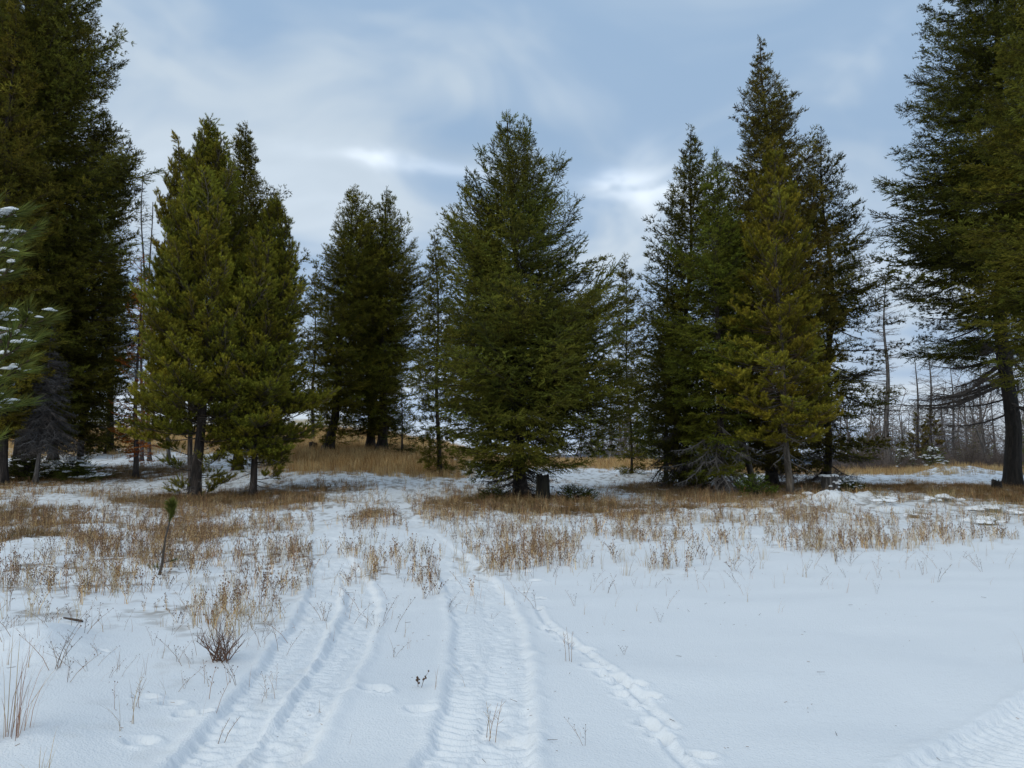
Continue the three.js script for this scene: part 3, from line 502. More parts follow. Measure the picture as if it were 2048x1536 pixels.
tree({ name: 'pine_tree', label: 'large olive green pine with a thick grey trunk left of the tracks', px: 395, d: 21.8, top: [412, 242], via: [[398, 880]], prof: [[242, 408, 418], [270, 388, 440], [320, 372, 475], [370, 360, 500], [430, 345, 515], [500, 328, 530], [580, 306, 545], [660, 290, 550], [740, 274, 545], [810, 270, 535], [860, 278, 515], [900, 320, 470]], kit: 'pine', gap: 0.29, arc: 0.8, e0: 4, e1: 60, r: 0.165, bark: pineBark, tint: [1, 1, 1], low: [[988, -58], [982, -45], [984, 52], [972, 82], [992, 34], [978, -30], [930, 70], [940, -55], [960, 60]], bareLow: [[12, 900, 975, 60, 'bareFlat', -8]], fill: 0.5 });
tree({ name: 'pine_tree', label: 'slender olive pine right of the thick grey pine trunk', px: 510, d: 22, top: [548, 395], via: [[512, 850]], prof: [[395, 544, 552], [440, 515, 580], [500, 490, 600], [570, 475, 612], [640, 465, 618], [720, 455, 624], [800, 450, 632], [850, 455, 622], [900, 470, 598], [935, 480, 575]], kit: 'pine', gap: 0.31, arc: 0.85, e0: -4, e1: 58, r: 0.105, bark: pineBark, tint: [0.98, 1, 1], low: [[958, 62], [944, -42], [925, 75], [935, 50], [915, -50]], bareLow: [[16, 880, 985, 80, 'bareFlat', -12]] });
const TF = { kit: 'fir', gap: 0.3, arc: 0.85, fill: 0.8, holes: 0.2, tint: [1.5, 1.45, 1.15] };
tree({ name: 'fir_tree', label: 'pointed fir on the rise with a leaning brown trunk beside the small stump', px: 655, d: 36, top: [712, 374], via: [[668, 840]], prof: [[374, 708, 716], [395, 692, 735], [430, 678, 752], [480, 655, 768], [530, 645, 772], [600, 632, 770], [680, 620, 765], [760, 618, 760], [820, 625, 745], [850, 645, 725]], r: 0.24, flare: 1.7, ...TF });
tree({ name: 'fir_tree', label: 'tall fir on the rise, right one of the pair right of the leaning trunk', px: 765, d: 37, top: [775, 378], prof: [[378, 771, 779], [405, 760, 795], [440, 748, 815], [480, 740, 838], [530, 730, 852], [600, 722, 858], [700, 716, 852], [780, 714, 842], [840, 728, 820]], r: 0.24, flare: 1.7, ...TF, tint: [1.3, 1.28, 1.0] });
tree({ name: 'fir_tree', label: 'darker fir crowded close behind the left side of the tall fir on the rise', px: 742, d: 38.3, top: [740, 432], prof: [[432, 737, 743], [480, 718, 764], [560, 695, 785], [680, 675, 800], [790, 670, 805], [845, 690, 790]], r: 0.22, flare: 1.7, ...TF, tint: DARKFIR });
tree({ name: 'fir_tree', label: 'far fir on the snowy slope seen between the slender pine and the leaning trunk', px: 626, d: 47, top: [632, 545], prof: [[545, 629, 635], [600, 610, 655], [680, 600, 662], [770, 598, 664], [835, 605, 655]], r: 0.12, kit: 'fir', gap: 0.42, arc: 1.1, tint: [1, 1.05, 1] });
tree({ name: 'fir_tree', label: 'low young fir with spreading boughs at the foot of the tall pair', px: 805, d: 36.2, top: [803, 775], prof: [[775, 800, 806], [810, 788, 820], [850, 770, 832], [880, 765, 835]], r: 0.06, kit: 'firThin', gap: 0.3, arc: 0.8, tint: [0.8, 0.95, 1] });
tree({ name: 'fir_tree', label: 'smaller fir showing at the left shoulder of the broad middle fir', px: 880, d: 29, top: [871, 466], prof: [[466, 868, 874], [495, 856, 896], [550, 842, 910], [620, 832, 930], [720, 824, 940], [820, 826, 945], [905, 840, 930]], r: 0.1, kit: 'fir', gap: 0.36, tint: [1.1, 1.1, 1] });
tree({ name: 'fir_tree', label: 'broad full fir in the middle with a dark stump at its foot', px: 1041, d: 21.8, top: [1008, 228], via: [[1040, 700], [1030, 420]], leaders: [[1050, 243, 0.9], [1060, 262, 0.7], [1120, 305, 0.8]], prof: [[228, 1005, 1011], [262, 992, 1040], [300, 968, 1075], [340, 948, 1122], [385, 938, 1140], [410, 925, 1168], [440, 910, 1192], [490, 900, 1208], [530, 890, 1214], [570, 868, 1220], [630, 842, 1226], [700, 824, 1236], [770, 816, 1240], [840, 838, 1232], [890, 866, 1216], [920, 890, 1190], [938, 930, 1150]], kit: 'firLayer', gap: 0.27, arc: 0.88, thin: [820, 0.12], e0: -16, e1: 58, bend: 1.1, r: 0.2, tint: [1, 1.05, 0.95], miss: 0.16, holes: 0.33, fill: 0.5, bareLow: [[30, 915, 975, 90, 'bare', -12]], deadMat: darkTwig, });
tree({ name: 'fir_tree', label: 'sparse yellow green fir in the gap right of the broad middle fir', px: 1262, d: 32, top: [1248, 516], prof: [[516, 1245, 1251], [550, 1236, 1268], [600, 1226, 1290], [660, 1216, 1300], [740, 1206, 1305], [810, 1206, 1305], [935, 1218, 1292]], r: 0.055, kit: 'fir', gap: 0.36, arc: 1.0, tint: [1.35, 1.3, 1.1], miss: 0.12 });
tree({ name: 'fir_tree', label: 'small droopy fir with a dead tip at the left end of the right hand group', px: 1330, d: 29, top: [1338, 486], prof: [[560, 1330, 1345], [620, 1300, 1366], [700, 1272, 1380], [780, 1258, 1382], [860, 1262, 1380], [915, 1290, 1368]], r: 0.1, kit: 'firDroop', gap: 0.36, arc: 1.0, deadTop: true, tint: [0.9, 1.05, 1.1], bareLow: [[12, 840, 930, 90, 'bare', -25]], deadMat: darkTwig });
tree({ name: 'fir_tree', label: 'dark pointed fir with a thin tip, left one of the right hand group', px: 1362, d: 27, top: [1385, 257], prof: [[257, 1382, 1388], [290, 1372, 1402], [330, 1356, 1420], [380, 1338, 1436], [440, 1316, 1448], [485, 1298, 1456], [540, 1292, 1466], [620, 1282, 1478], [720, 1270, 1488], [820, 1266, 1488], [880, 1290, 1478], [945, 1310, 1465]], kit: 'fir', gap: 0.31, arc: 0.9, r: 0.15, tint: [0.85, 0.86, 0.75], bareLow: [[34, 800, 950, 120, 'bare', -28]], deadMat: darkTwig });
tree({ name: 'fir_tree', label: 'bright green fir in front of the pointed dark fir with dead boughs hanging low', px: 1437, d: 24.6, top: [1432, 300], prof: [[300, 1429, 1435], [340, 1415, 1450], [390, 1395, 1466], [460, 1372, 1484], [550, 1350, 1498], [640, 1332, 1504], [730, 1314, 1508], [810, 1318, 1508], [870, 1345, 1498], [935, 1360, 1490]], kit: 'firLayer', gap: 0.29, arc: 0.85, e0: -18, r: 0.15, tint: [1.15, 1.3, 1.0], bareLow: [[40, 850, 960, 125, 'bare', -26]] });
tree({ name: 'fir_tree', label: 'tallest pointed fir standing above the right hand group', px: 1540, d: 29, top: [1525, 80], prof: [[80, 1522, 1528], [110, 1512, 1538], [160, 1494, 1556], [205, 1470, 1585], [240, 1458, 1598], [300, 1455, 1618], [360, 1446, 1640], [440, 1430, 1662], [540, 1415, 1675], [680, 1405, 1680], [820, 1405, 1680], [925, 1425, 1655]], kit: 'fir', gap: 0.32, arc: 0.95, r: 0.22, tint: [1.15, 1, 1], bareLow: [[8, 870, 940, 80, 'bare', -20]], deadMat: darkTwig });
tree({ name: 'fir_tree', label: 'dark open fir with a leaning trunk behind the snow capped stump', px: 1649, d: 29.5, top: [1640, 262], via: [[1655, 860], [1664, 650]], prof: [[262, 1637, 1643], [295, 1620, 1662], [325, 1606, 1694], [385, 1594, 1702], [425, 1590, 1732], [470, 1590, 1742], [530, 1585, 1748], [600, 1580, 1778], [680, 1576, 1798], [750, 1585, 1796], [820, 1595, 1798], [870, 1605, 1796], [925, 1615, 1780]], thin: [620, 0.35], kit: 'fir', gap: 0.42, arc: 1.0, e0: -12, e1: 44, r: 0.155, tint: [0.8, 0.8, 0.7], miss: 0.14, bareLow: [[36, 640, 940, 140, 'bare', -12]], deadMat: darkTwig, fill: 0.5 });
tree({ name: 'pine_tree', label: 'leaning pale pine trunk half hidden inside the right hand group', px: 1506, d: 25.5, top: [1455, 420], via: [[1490, 900], [1477, 830], [1464, 670]], prof: [[420, 1452, 1458], [500, 1432, 1485], [600, 1422, 1496], [700, 1425, 1498]], kit: 'pine', gap: 0.42, arc: 0.9, e0: 10, e1: 60, r: 0.12, bark: palePine, tint: [0.9, 1, 1] });
tree({ name: 'pine_tree', label: 'olive pine with a straight bare trunk in front of the tallest right fir', px: 1577, d: 23.4, top: [1545, 285], via: [[1570, 850], [1560, 690]], prof: [[285, 1541, 1549], [320, 1524, 1572], [380, 1510, 1590], [450, 1494, 1608], [530, 1474, 1628], [610, 1454, 1640], [700, 1446, 1648], [780, 1444, 1658], [850, 1470, 1672], [895, 1500, 1650]], kit: 'pineThin', gap: 0.42, arc: 1.0, e0: -6, e1: 55, r: 0.115, bark: palePine, tint: [1.05, 1, 1], miss: 0.16, bareLow: [[18, 780, 935, 70, 'bareFlat', -14]] });
tree({ name: 'fir_tree', label: 'huge black trunked fir on the right with long bare drooping limbs', px: 2020, d: 28, top: [1992, -360], via: [[2014, 800], [2006, 600], [1998, 200]], prof: [[-360, 1975, 1985], [-150, 1910, 2080], [0, 1862, 2130], [60, 1850, 2140], [150, 1842, 2150], [260, 1832, 2160], [300, 1790, 2180], [345, 1785, 2190], [390, 1806, 2190], [450, 1788, 2200], [520, 1782, 2220], [580, 1782, 2230], [660, 1785, 2230], [740, 1810, 2220]], thin: [520, 0.5], kit: 'firLayer', gap: 0.44, arc: 1.1, e0: -10, e1: 42, r: 0.3, flare: 1.3, bark: charWood, tint: [0.72, 0.78, 0.66], miss: 0.16, fill: 0.3, minH: 2.5, bareLow: [[34, 600, 850, 230, 'bare', -4]], deadMat: darkTwig });
tree({ name: 'fir_tree', label: 'nearer yellowish fir cut off by the right edge of the frame', px: 2125, d: 20.5, top: [2120, -260], prof: [[-260, 2115, 2125], [-60, 2060, 2190], [60, 2015, 2230], [160, 1990, 2260], [300, 1966, 2280], [450, 1956, 2290], [560, 1958, 2290], [660, 1972, 2280], [740, 1995, 2270]], kit: 'firLayer', gap: 0.34, arc: 1.0, r: 0.25, tint: [1.12, 1.12, 0.95] });
tree({ name: 'fir_tree', label: 'low bright green fir peeping out behind the huge black trunk at the right edge', px: 2075, d: 31, top: [2072, 790], prof: [[790, 2069, 2075], [850, 2050, 2100], [930, 2040, 2110]], kit: 'firThin', gap: 0.3, r: 0.06, tint: [1.3, 1.5, 1.1] });
// beyond the crest, right
for (const [px, d, top, w, lab, name] of [
  [1772, 52, 560, 46, 'tall pinkish grey snag left of the two snowy young firs', 0], [1834, 56, 715, 22, 'thin snag rising above the left snowy young fir', 0], [1860, 58, 690, 34, 'bare snag behind the right snowy young fir', 0], [1804, 64, 825, 12, 'short distant snag between the pinkish snag and the young firs', 0],
  [1905, 60, 735, 40, 'bare grey tree just right of the snowy young firs', 0], [1930, 66, 770, 34, 'distant bare tree left of the leaning pale pole', 0], [1962, 58, 720, 40, 'bare tree right behind the leaning pale pole', 0], [1985, 70, 780, 30, 'faint far bare tree close left of the huge black trunk', 0], [1882, 72, 790, 30, 'faint far bare tree between the young firs and the grey tree', 0],
  [1222, 58, 735, 12, 'thick pale snag in the gap right of the broad middle fir', 0], [1242, 60, 770, 10, 'thin snag right beside the thick pale snag in the gap', 0], [1207, 66, 790, 10, 'thin far snag at the left of the gap beside the middle fir', 0], [1260, 70, 800, 9, 'faint snag at the right of the gap beside the middle fir', 0], [1184, 64, 780, 12, 'far snag glimpsed through the right boughs of the middle fir', 0]])
  tree({ name: 'dead_snag', label: lab, category: 'dead tree', px, d, top: [px - 3, top], prof: [[top + 8, px - 4, px + 4], [top + 60, px - w * 0.8, px + w * 0.8], [870, px - w, px + w], [925, px - w, px + w]], kit: 'bareFlat', gap: 0.42, arc: 1.1, e0: -4, e1: 25, r: d < 55 ? 0.24 : 0.17, flare: 1.15, bark: deadBark, deadTop: true, fill: 0.25, tint: [0.95, 0.85, 0.82], miss: 0.1 });
tree({ name: 'dead_snag', label: 'leaning pale pole near the huge black trunk', category: 'dead tree', px: 1971, d: 50, top: [1928, 760], prof: [[780, 1924, 1934], [850, 1930, 1966]], kit: 'bareFlat', gap: 1.4, arc: 1.5, r: 0.1, bark: deadBark, deadTop: true, fill: 0 });
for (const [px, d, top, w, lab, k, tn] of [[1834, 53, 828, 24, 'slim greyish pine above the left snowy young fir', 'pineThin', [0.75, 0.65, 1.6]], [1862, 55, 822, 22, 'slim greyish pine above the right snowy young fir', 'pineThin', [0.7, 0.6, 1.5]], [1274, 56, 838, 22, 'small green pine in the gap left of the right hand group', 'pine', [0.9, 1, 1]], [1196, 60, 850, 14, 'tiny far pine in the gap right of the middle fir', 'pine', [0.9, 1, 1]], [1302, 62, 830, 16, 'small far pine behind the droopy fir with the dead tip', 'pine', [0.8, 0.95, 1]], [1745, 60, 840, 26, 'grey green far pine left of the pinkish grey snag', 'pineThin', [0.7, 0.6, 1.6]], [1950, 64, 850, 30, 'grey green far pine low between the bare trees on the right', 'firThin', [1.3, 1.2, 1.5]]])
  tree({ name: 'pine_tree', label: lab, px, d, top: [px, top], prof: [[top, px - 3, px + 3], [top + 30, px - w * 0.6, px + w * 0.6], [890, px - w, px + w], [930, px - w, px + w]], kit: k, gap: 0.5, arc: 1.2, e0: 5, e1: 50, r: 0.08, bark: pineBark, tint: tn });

// young firs and low boughs with snow on them
function snowLump(r, s, fl = 0.5) { const g = new THREE.IcosahedronGeometry(r, 3), p = g.attributes.position; for (let i = 0; i < p.count; i++) { const x = p.getX(i), y = p.getY(i), z = p.getZ(i), n = 1 + 0.95 * (fbm(x / r * 1.4 + s, z / r * 1.4 + y / r, 3) - 0.5); p.setXYZ(i, x * n, (y > 0 ? y * fl : y * fl * 0.35) * n, z * n); } g.computeVertexNormals(); return g; }
function lowFir(px, d, w, h, label, tint, snow, group, kit = 'firThin', e = [-6, 40]) {
  rng(treeSeed += 91); const pos = onGround(px, d), g = thing('young_fir', label, 'young fir', pos, group), cr = new Crown(kit), sn = [];
  part('stem', trunkGeo(() => [0, 0], h, 0.035, 0.008), firBark, g);
  for (let i = 0; i < 34 + w * 16; i++) {
    const y = h * Math.pow(R(), 1.2) * 0.9, t = y / h, az = R() * 7, L = Math.max(0.12, w / 2 * (1 - t * 0.82) * rr(0.6, 1.1)), el = lerp(e[0], e[1], t) * Math.PI / 180;
    const to = V(Math.cos(az) * L, y + L * Math.tan(el) * 0.6 + 0.05, Math.sin(az) * L), v = rr(0.75, 1.25); cr.put(V(0, y, 0), to, [tint[0] * v, tint[1] * v, tint[2] * v], rr(-0.3, 0.3));
    for (let q = 0; q < snow && i % 2 === 0; q++) { const r = rr(0.03, 0.075) * clamp(w / 1.6, 0.7, 1.3), l = snowLump(r, i * 3.1 + q, 0.4); l.translate(to.x * rr(0.6, 1), to.y * rr(0.9, 1) + 0.035, to.z * rr(0.6, 1)); sn.push(l); }
  }
  cr.put(V(0, h * 0.75, 0), V(0, h * 1.05, 0), tint);
  const crown = new THREE.Group(); crown.name = 'crown'; g.add(crown); cr.finish(crown);
  if (sn.length) { const m = part('snow', mergeGeometries(sn), snowMat, g); m.userData.kind = 'stuff'; }
}
lowFir(1806, 46, 1.9, 1.55, 'dark green young fir with specks of snow, left one of two beyond the crest', [1.0, 1.2, 1.1], 2);
lowFir(1862, 46.5, 2.3, 1.5, 'broader young fir with snow on its boughs, right one of two beyond the crest', [1.0, 1.2, 1.1], 4);
lowFir(150, 26.5, 3.2, 0.55, 'low spreading fir boughs dusted with snow at the left tree line', [0.8, 0.95, 0.95], 9);
lowFir(60, 26, 2.6, 0.8, 'dark low fir boughs at the foot of the grey dead fir', [0.5, 0.6, 0.6], 1);
lowFir(1505, 23.2, 1.9, 0.62, 'low green fir shrub at the foot of the right hand group', [0.75, 1.1, 0.9], 0);
lowFir(985, 21.2, 1.2, 0.42, 'low dark boughs on the ground left of the middle fir trunk', [0.5, 0.6, 0.6], 0);
lowFir(1148, 21.4, 1.5, 0.45, 'low dark boughs on the ground right of the dark stump', [0.5, 0.6, 0.6], 0);
lowFir(1690, 25.4, 1.3, 0.4, 'low snowy boughs right of the snow capped stump', [0.6, 0.75, 0.7], 3);
// the far bare wood beyond the crest, one mass
{
  rng(4242); const cr = new Crown('bareFine'), g = new THREE.Group(); g.name = 'distant_woods'; tag(g, 'grey mass of bare distant woods beyond the crest on the right', 'woods', null, 'stuff'); scene.add(g);
  const cg = new Crown('firThin');
  for (let i = 0; i < 300; i++) { const px = i < 220 ? rr(1640, 2250) : rr(1120, 1420), d = rr(56, 100), p = onGround(px, d), top = at(px, 905 - 150 * Math.pow(R(), 2.2) - (i % 9 ? 0 : 40), d), v = rr(0.5, 1.0); p.y -= 0.2; if (top.y - p.y < 1) continue; top.x += rr(-0.3, 0.3); cr.put(p, top, [v, v * 0.9, v * 0.86], rr(-3, 3)); }
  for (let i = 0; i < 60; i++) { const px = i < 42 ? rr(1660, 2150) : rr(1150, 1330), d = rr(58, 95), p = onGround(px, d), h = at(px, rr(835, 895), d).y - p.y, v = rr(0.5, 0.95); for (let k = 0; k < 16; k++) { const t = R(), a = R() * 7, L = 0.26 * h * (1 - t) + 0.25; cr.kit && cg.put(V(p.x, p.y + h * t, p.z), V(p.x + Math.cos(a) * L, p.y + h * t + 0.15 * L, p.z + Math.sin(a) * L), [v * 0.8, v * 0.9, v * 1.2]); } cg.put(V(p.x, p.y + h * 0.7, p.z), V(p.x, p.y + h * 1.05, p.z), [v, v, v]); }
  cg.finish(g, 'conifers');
  cr.finish(g, 'bare_trees');
}
// bare grey brush beyond the crest
for (const [px, d, w, h, lab] of [[1700, 44, 3.0, 1.3, 'bare grey brush behind the leaning fir trunk'], [1760, 46, 2.6, 1.5, 'bare grey brush below the pinkish grey snag'], [1905, 48, 3.2, 1.7, 'bare grey brush right of the snowy young firs'], [1955, 50, 3.4, 1.9, 'bare grey brush around the leaning pale pole'], [2000, 47, 2.4, 1.3, 'bare grey brush behind the huge black trunk'], [1610, 33, 2.6, 0.9, 'bare dark brush among the trunks of the right hand group']]) {
  rng(treeSeed += 91); const pos = onGround(px, d), g = thing('bare_shrub', lab, 'shrub', pos), cr = new Crown('bareFine');
  for (let i = 0; i < 120; i++) { const az = R() * 7, r = w / 2 * Math.sqrt(R()), el = rr(0.3, 1.45), L = h * rr(0.5, 1.15), f = V(Math.cos(az) * r, -0.05, Math.sin(az) * r), v = rr(0.5, 0.95); cr.put(f, f.clone().add(V(Math.cos(az) * Math.cos(el) * L, Math.sin(el) * L, Math.sin(az) * Math.cos(el) * L)), [v, v * 0.86, v * 0.8]); }
  const c = new THREE.Group(); c.name = 'twigs'; g.add(c); cr.finish(c, 'twig');
}

// ---------------------------------------------------------------- foreground pine at the left edge, long needles with snow
{
  rng(777);
  const pos = onGround(-150, 3.9), g = thing('young_pine', 'bright green long needled pine with snow on its boughs at the left edge', 'pine', pos), H = 2.95;
  part('trunk', trunkGeo((h) => [0.04 * Math.sin(h), 0], H, 0.04, 0.012), pineBark, g);
  const mb = new MB(), sn = [], wood = [0.09, 0.065, 0.045];
  const brush = (p, d, l, green) => { const e = p.clone().addScaledVector(d, l); mb.tube([p, e], [0.006, 0.004], 5, wood); needles(mb, p.clone().addScaledVector(d, l * 0.15), d, l * 0.95, 0.1, 0.0056, 0.0046, 2, 0.72, green, 1.15, 0.55); return e; };
  const bough = (h, e, n) => { // one limb from the trunk to its tip, side shoots along the outer half
    const p0 = V(0, h, 0), green = jit([0.105, 0.118, 0.024], 0.18, 0.06), mid = p0.clone().lerp(e, 0.55).add(V(0, -0.03, 0)), d = e.clone().sub(mid).normalize();
    mb.tube([p0, mid, e], [0.011, 0.008, 0.004], 5, wood);
    brush(e.clone().addScaledVector(d, -0.16), d, rr(0.19, 0.24), green);
    for (let i = 0; i < n; i++) { const u = rr(0.15, 0.9), p = mid.clone().lerp(e, u), a = (i % 2 ? 1 : -1) * rr(0.5, 1.0), dd = V(d.x * Math.cos(a) - d.z * Math.sin(a), d.y + rr(-0.15, 0.45), d.x * Math.sin(a) + d.z * Math.cos(a)).normalize(), q = brush(p, dd, rr(0.1, 0.2), jit(green, 0.2, 0.06)); if (R() < 0.4) for (let z = 0; z < 2; z++) { const l = snowLump(rr(0.008, 0.019), i * 3 + z + h * 9, 0.9), m = p.clone().lerp(q, rr(0.3, 1)); l.scale(2.3, 0.8, 1.0); l.rotateY(-Math.atan2(dd.z, dd.x)); l.translate(m.x + rr(-0.025, 0.025), m.y + rr(0.012, 0.03), m.z + rr(-0.025, 0.025)); sn.push(l); } }
    for (let z = 0; z < 3; z++) { const l = snowLump(rr(0.009, 0.02), z * 2.2 + h * 7, 0.9), m = mid.clone().lerp(e, rr(0.2, 1.05)); l.scale(2.4, 0.8, 1.0); l.rotateY(-Math.atan2(d.z, d.x)); l.translate(m.x + rr(-0.02, 0.02), m.y + rr(0.015, 0.03), m.z + rr(-0.02, 0.02)); sn.push(l); }
  };
  for (const [x, y, dz] of [[38, 425, 0], [58, 468, 0.15], [20, 500, -0.2], [30, 545, 0.1], [-30, 450, 0.2], [88, 640, 0], [70, 668, 0.2], [38, 700, -0.15], [20, 640, 0.2], [40, 742, 0.1], [-10, 770, -0.1], [8, 805, 0.15], [-25, 850, 0], [-40, 590, 0.1]]) { const e = at(x - 18, y + 6, 3.9 + dz).sub(pos); bough(e.y - rr(0.05, 0.2), e, 4); }
  for (let k = 0; k < 16; k++) { const a = rr(1.2, 5.1), h = rr(1.3, 2.7), L = rr(0.3, 0.5); bough(h, V(Math.cos(a) * L, h + 0.12, Math.sin(a) * L), 3); }
  part('crown', mb.build(), foliageMat, g);
  part('snow', mergeGeometries(sn), snowMat, g).userData.kind = 'stuff';
}
// sapling with a single tuft
{
  rng(888); const p0 = onFlat(321, 1150), pos = V(p0[0], height(p0[0], p0[1]), p0[1]), d = -p0[1], k = d / F;
  const g = thing('pine_sapling', 'spindly pine sapling with one needle tuft in the snow at left', 'sapling', pos), pt = (x, y) => { const q = at(x, y, d).sub(pos); return V(q.x, q.y, 0.05 * Math.sin(y)); };
  const mb = new MB(), w = [0.075, 0.06, 0.048];
  mb.tube([pt(320, 1158), pt(321, 1130), pt(324, 1105), pt(333, 1075), pt(340, 1050), pt(346, 1025)], [0.021, 0.017, 0.0145, 0.012, 0.011, 0.009], 7, w);
  for (const [a, b] of [[[321, 1128], [352, 1118]], [[323, 1120], [312, 1112]], [[322, 1108], [330, 1096]], [[337, 1062], [331, 1052]]]) mb.tube([pt(...a), pt(...b)], [0.006, 0.003], 4, w);
  part('stem', mb.build(), plainMat, g);
  const nb = new MB(); const gr = [0.10, 0.112, 0.02];
  const b0 = pt(342, 1044), b1 = pt(352, 1000), dd = b1.clone().sub(b0).normalize();
  needles(nb, b0, dd, 0.24, 0.09, 0.0034, 0.0016, 3, 0.85, gr, 1.2);
  for (let i = 0; i < 13; i++) { const q = V(rr(-0.8, 0.8), rr(0.6, 1.3), rr(-0.8, 0.8)).normalize(); needles(nb, b0.clone().lerp(b1, rr(0.1, 0.7)), q, 0.09, 0.08, 0.0034, 0.0022, 3, 0.8, jit(gr, 0.2), 1.25); }
  needles(nb, pt(336, 1124), V(0.9, 0.3, 0.2).normalize(), 0.11, 0.06, 0.0024, 0.002, 3, 0.7, gr, 1.1);
  for (let i = 0; i < 4; i++) needles(nb, pt(300 + i * 6, 1142), V(rr(-1, -0.1), rr(0.5, 1), rr(-0.5, 0.5)).normalize(), 0.07, 0.06, 0.0024, 0.003, 3, 0.6, gr, 1.1);
  part('needle_tuft', nb.build(), foliageMat, g);
}

// ---------------------------------------------------------------- stumps, slash, stick
function stump(px, d, r, h, label, mat, snow, seedN, jag = 0.1) {
  rng(seedN); const pos = onGround(px, d), g = thing('tree_stump', label, 'stump', pos), S = 36, rows = 12, p = [], uv = [], idx = [];
  const rad = (a, t) => r * (1 + 0.16 * (vn(Math.cos(a) * 3 + seedN, Math.sin(a) * 3) - 0.5) + 0.09 * Math.sin(a * 7 + seedN) * (1 - t * 0.5) + 0.45 * Math.exp(-t * 6)), topH = (a) => h * (1 + jag * (vn(Math.cos(a) * 4 + 3, Math.sin(a) * 4 + seedN) - 0.5) * 2);
  for (let j = 0; j <= rows; j++) for (let i = 0; i <= S; i++) { const a = i / S * Math.PI * 2, t = j / rows, q = rad(a, t) * (1 - 0.1 * t); p.push(Math.cos(a) * q, -0.12 + (topH(a) + 0.12) * t, Math.sin(a) * q); uv.push(a * r, t * h); }
  for (let j = 1; j <= 4; j++) for (let i = 0; i <= S; i++) { const a = i / S * Math.PI * 2, q = rad(a, 1) * 0.9 * (1 - j / 4), hh = lerp(topH(a), h * 0.97, j / 4) - 0.02 * (vn(i * 0.9, j * 2 + seedN)); p.push(Math.cos(a) * q, hh, Math.sin(a) * q); uv.push(a * r, h + j * 0.05); }
  for (let j = 0; j < rows + 4; j++) for (let i = 0; i < S; i++) { const a = j * (S + 1) + i, b = a + S + 1; idx.push(a, b, a + 1, a + 1, b, b + 1); }
  const geo = new THREE.BufferGeometry(); geo.setAttribute('position', new THREE.Float32BufferAttribute(p, 3)); geo.setAttribute('uv', new THREE.Float32BufferAttribute(uv, 2)); geo.setIndex(idx); geo.computeVertexNormals();
  part('trunk', geo, mat, g);
  const sn = [];
  for (let i = 0; i < snow; i++) { const a = R() * 7, q = r * 0.75 * Math.sqrt(R()), l = snowLump(rr(0.09, 0.16), i * 7 + seedN, 0.45); l.translate(Math.cos(a) * q, h * 0.99, Math.sin(a) * q); sn.push(l); }
  for (let i = 0; i < snow * 0.9; i++) { const a = rr(0.2, 2.6), q = r * 1.0, l = snowLump(rr(0.035, 0.075), i * 5 + seedN, 0.9); l.translate(Math.cos(a) * q, h * rr(0.12, 0.8), Math.sin(a) * q); sn.push(l); }
  if (sn.length) part('snow', mergeGeometries(sn), snowMat, g).userData.kind = 'stuff';
}
stump(1655, 24.2, 0.28, 0.62, 'grey weathered stump capped with snow beside the right pine', oldWood, 11, 41, 0.14);
stump(1085, 21.1, 0.2, 0.66, 'dark mossy stump close beside the middle fir trunk', bark(0.045, 0.038, 0.022), 0, 52, 0.2);
stump(628, 37.5, 0.22, 0.4, 'small brown stump left of the leaning trunk on the rise', bark(0.13, 0.085, 0.06), 0, 63, 0.3);
stump(1986, 26.5, 0.17, 0.3, 'low black stump in the brown grass beside the huge right trunk', charWood, 0, 74, 0.35);
stump(1612, 22.6, 0.1, 0.13, 'little dark wood stub poking from the snow by the brush pile', charWood, 2, 85, 0.4);
{ // snow covered slash heap
  rng(99); const pos = onGround(1680, 22.4), g = thing('brush_pile', 'heap of snow covered brush in front of the weathered stump', 'brush pile', pos), mb = new MB(), sn = [];
  for (let i = 0; i < 150; i++) { const x = rr(-1.75, 1.75), z = rr(-0.45, 0.55), y = height(pos.x + x, pos.z + z) - pos.y, a = R() * 7, l = rr(0.12, 0.45), e = rr(-0.1, 0.9), p = V(x, y - 0.02, z), q = p.clone().add(V(Math.cos(a) * l, l * e * 0.6, Math.sin(a) * l)), c = jit(R() < 0.5 ? [0.07, 0.045, 0.038] : [0.14, 0.10, 0.07], 0.3); mb.tube([p, p.clone().lerp(q, 0.5).add(V(0, 0.04, 0)), q], [0.008, 0.006, 0.002], 4, c); for (let k = 0; k < 5; k++) { const b = p.clone().lerp(q, R()); mb.tube([b, b.clone().add(V(rr(-0.12, 0.12), rr(-0.02, 0.14), rr(-0.12, 0.12)))], [0.003, 0.001], 3, c); } }
  for (let i = 0; i < 130; i++) { const x = rr(-1.8, 1.8), z = rr(-0.5, 0.6), y = height(pos.x + x, pos.z + z) - pos.y, l = snowLump(rr(0.035, 0.11), i * 1.7, 0.55); l.translate(x, y + rr(-0.02, 0.09), z); sn.push(l); }
  part('twigs', mb.build(), plainMat, g).userData.kind = 'stuff'; part('snow', mergeGeometries(sn), snowMat, g).userData.kind = 'stuff';
}
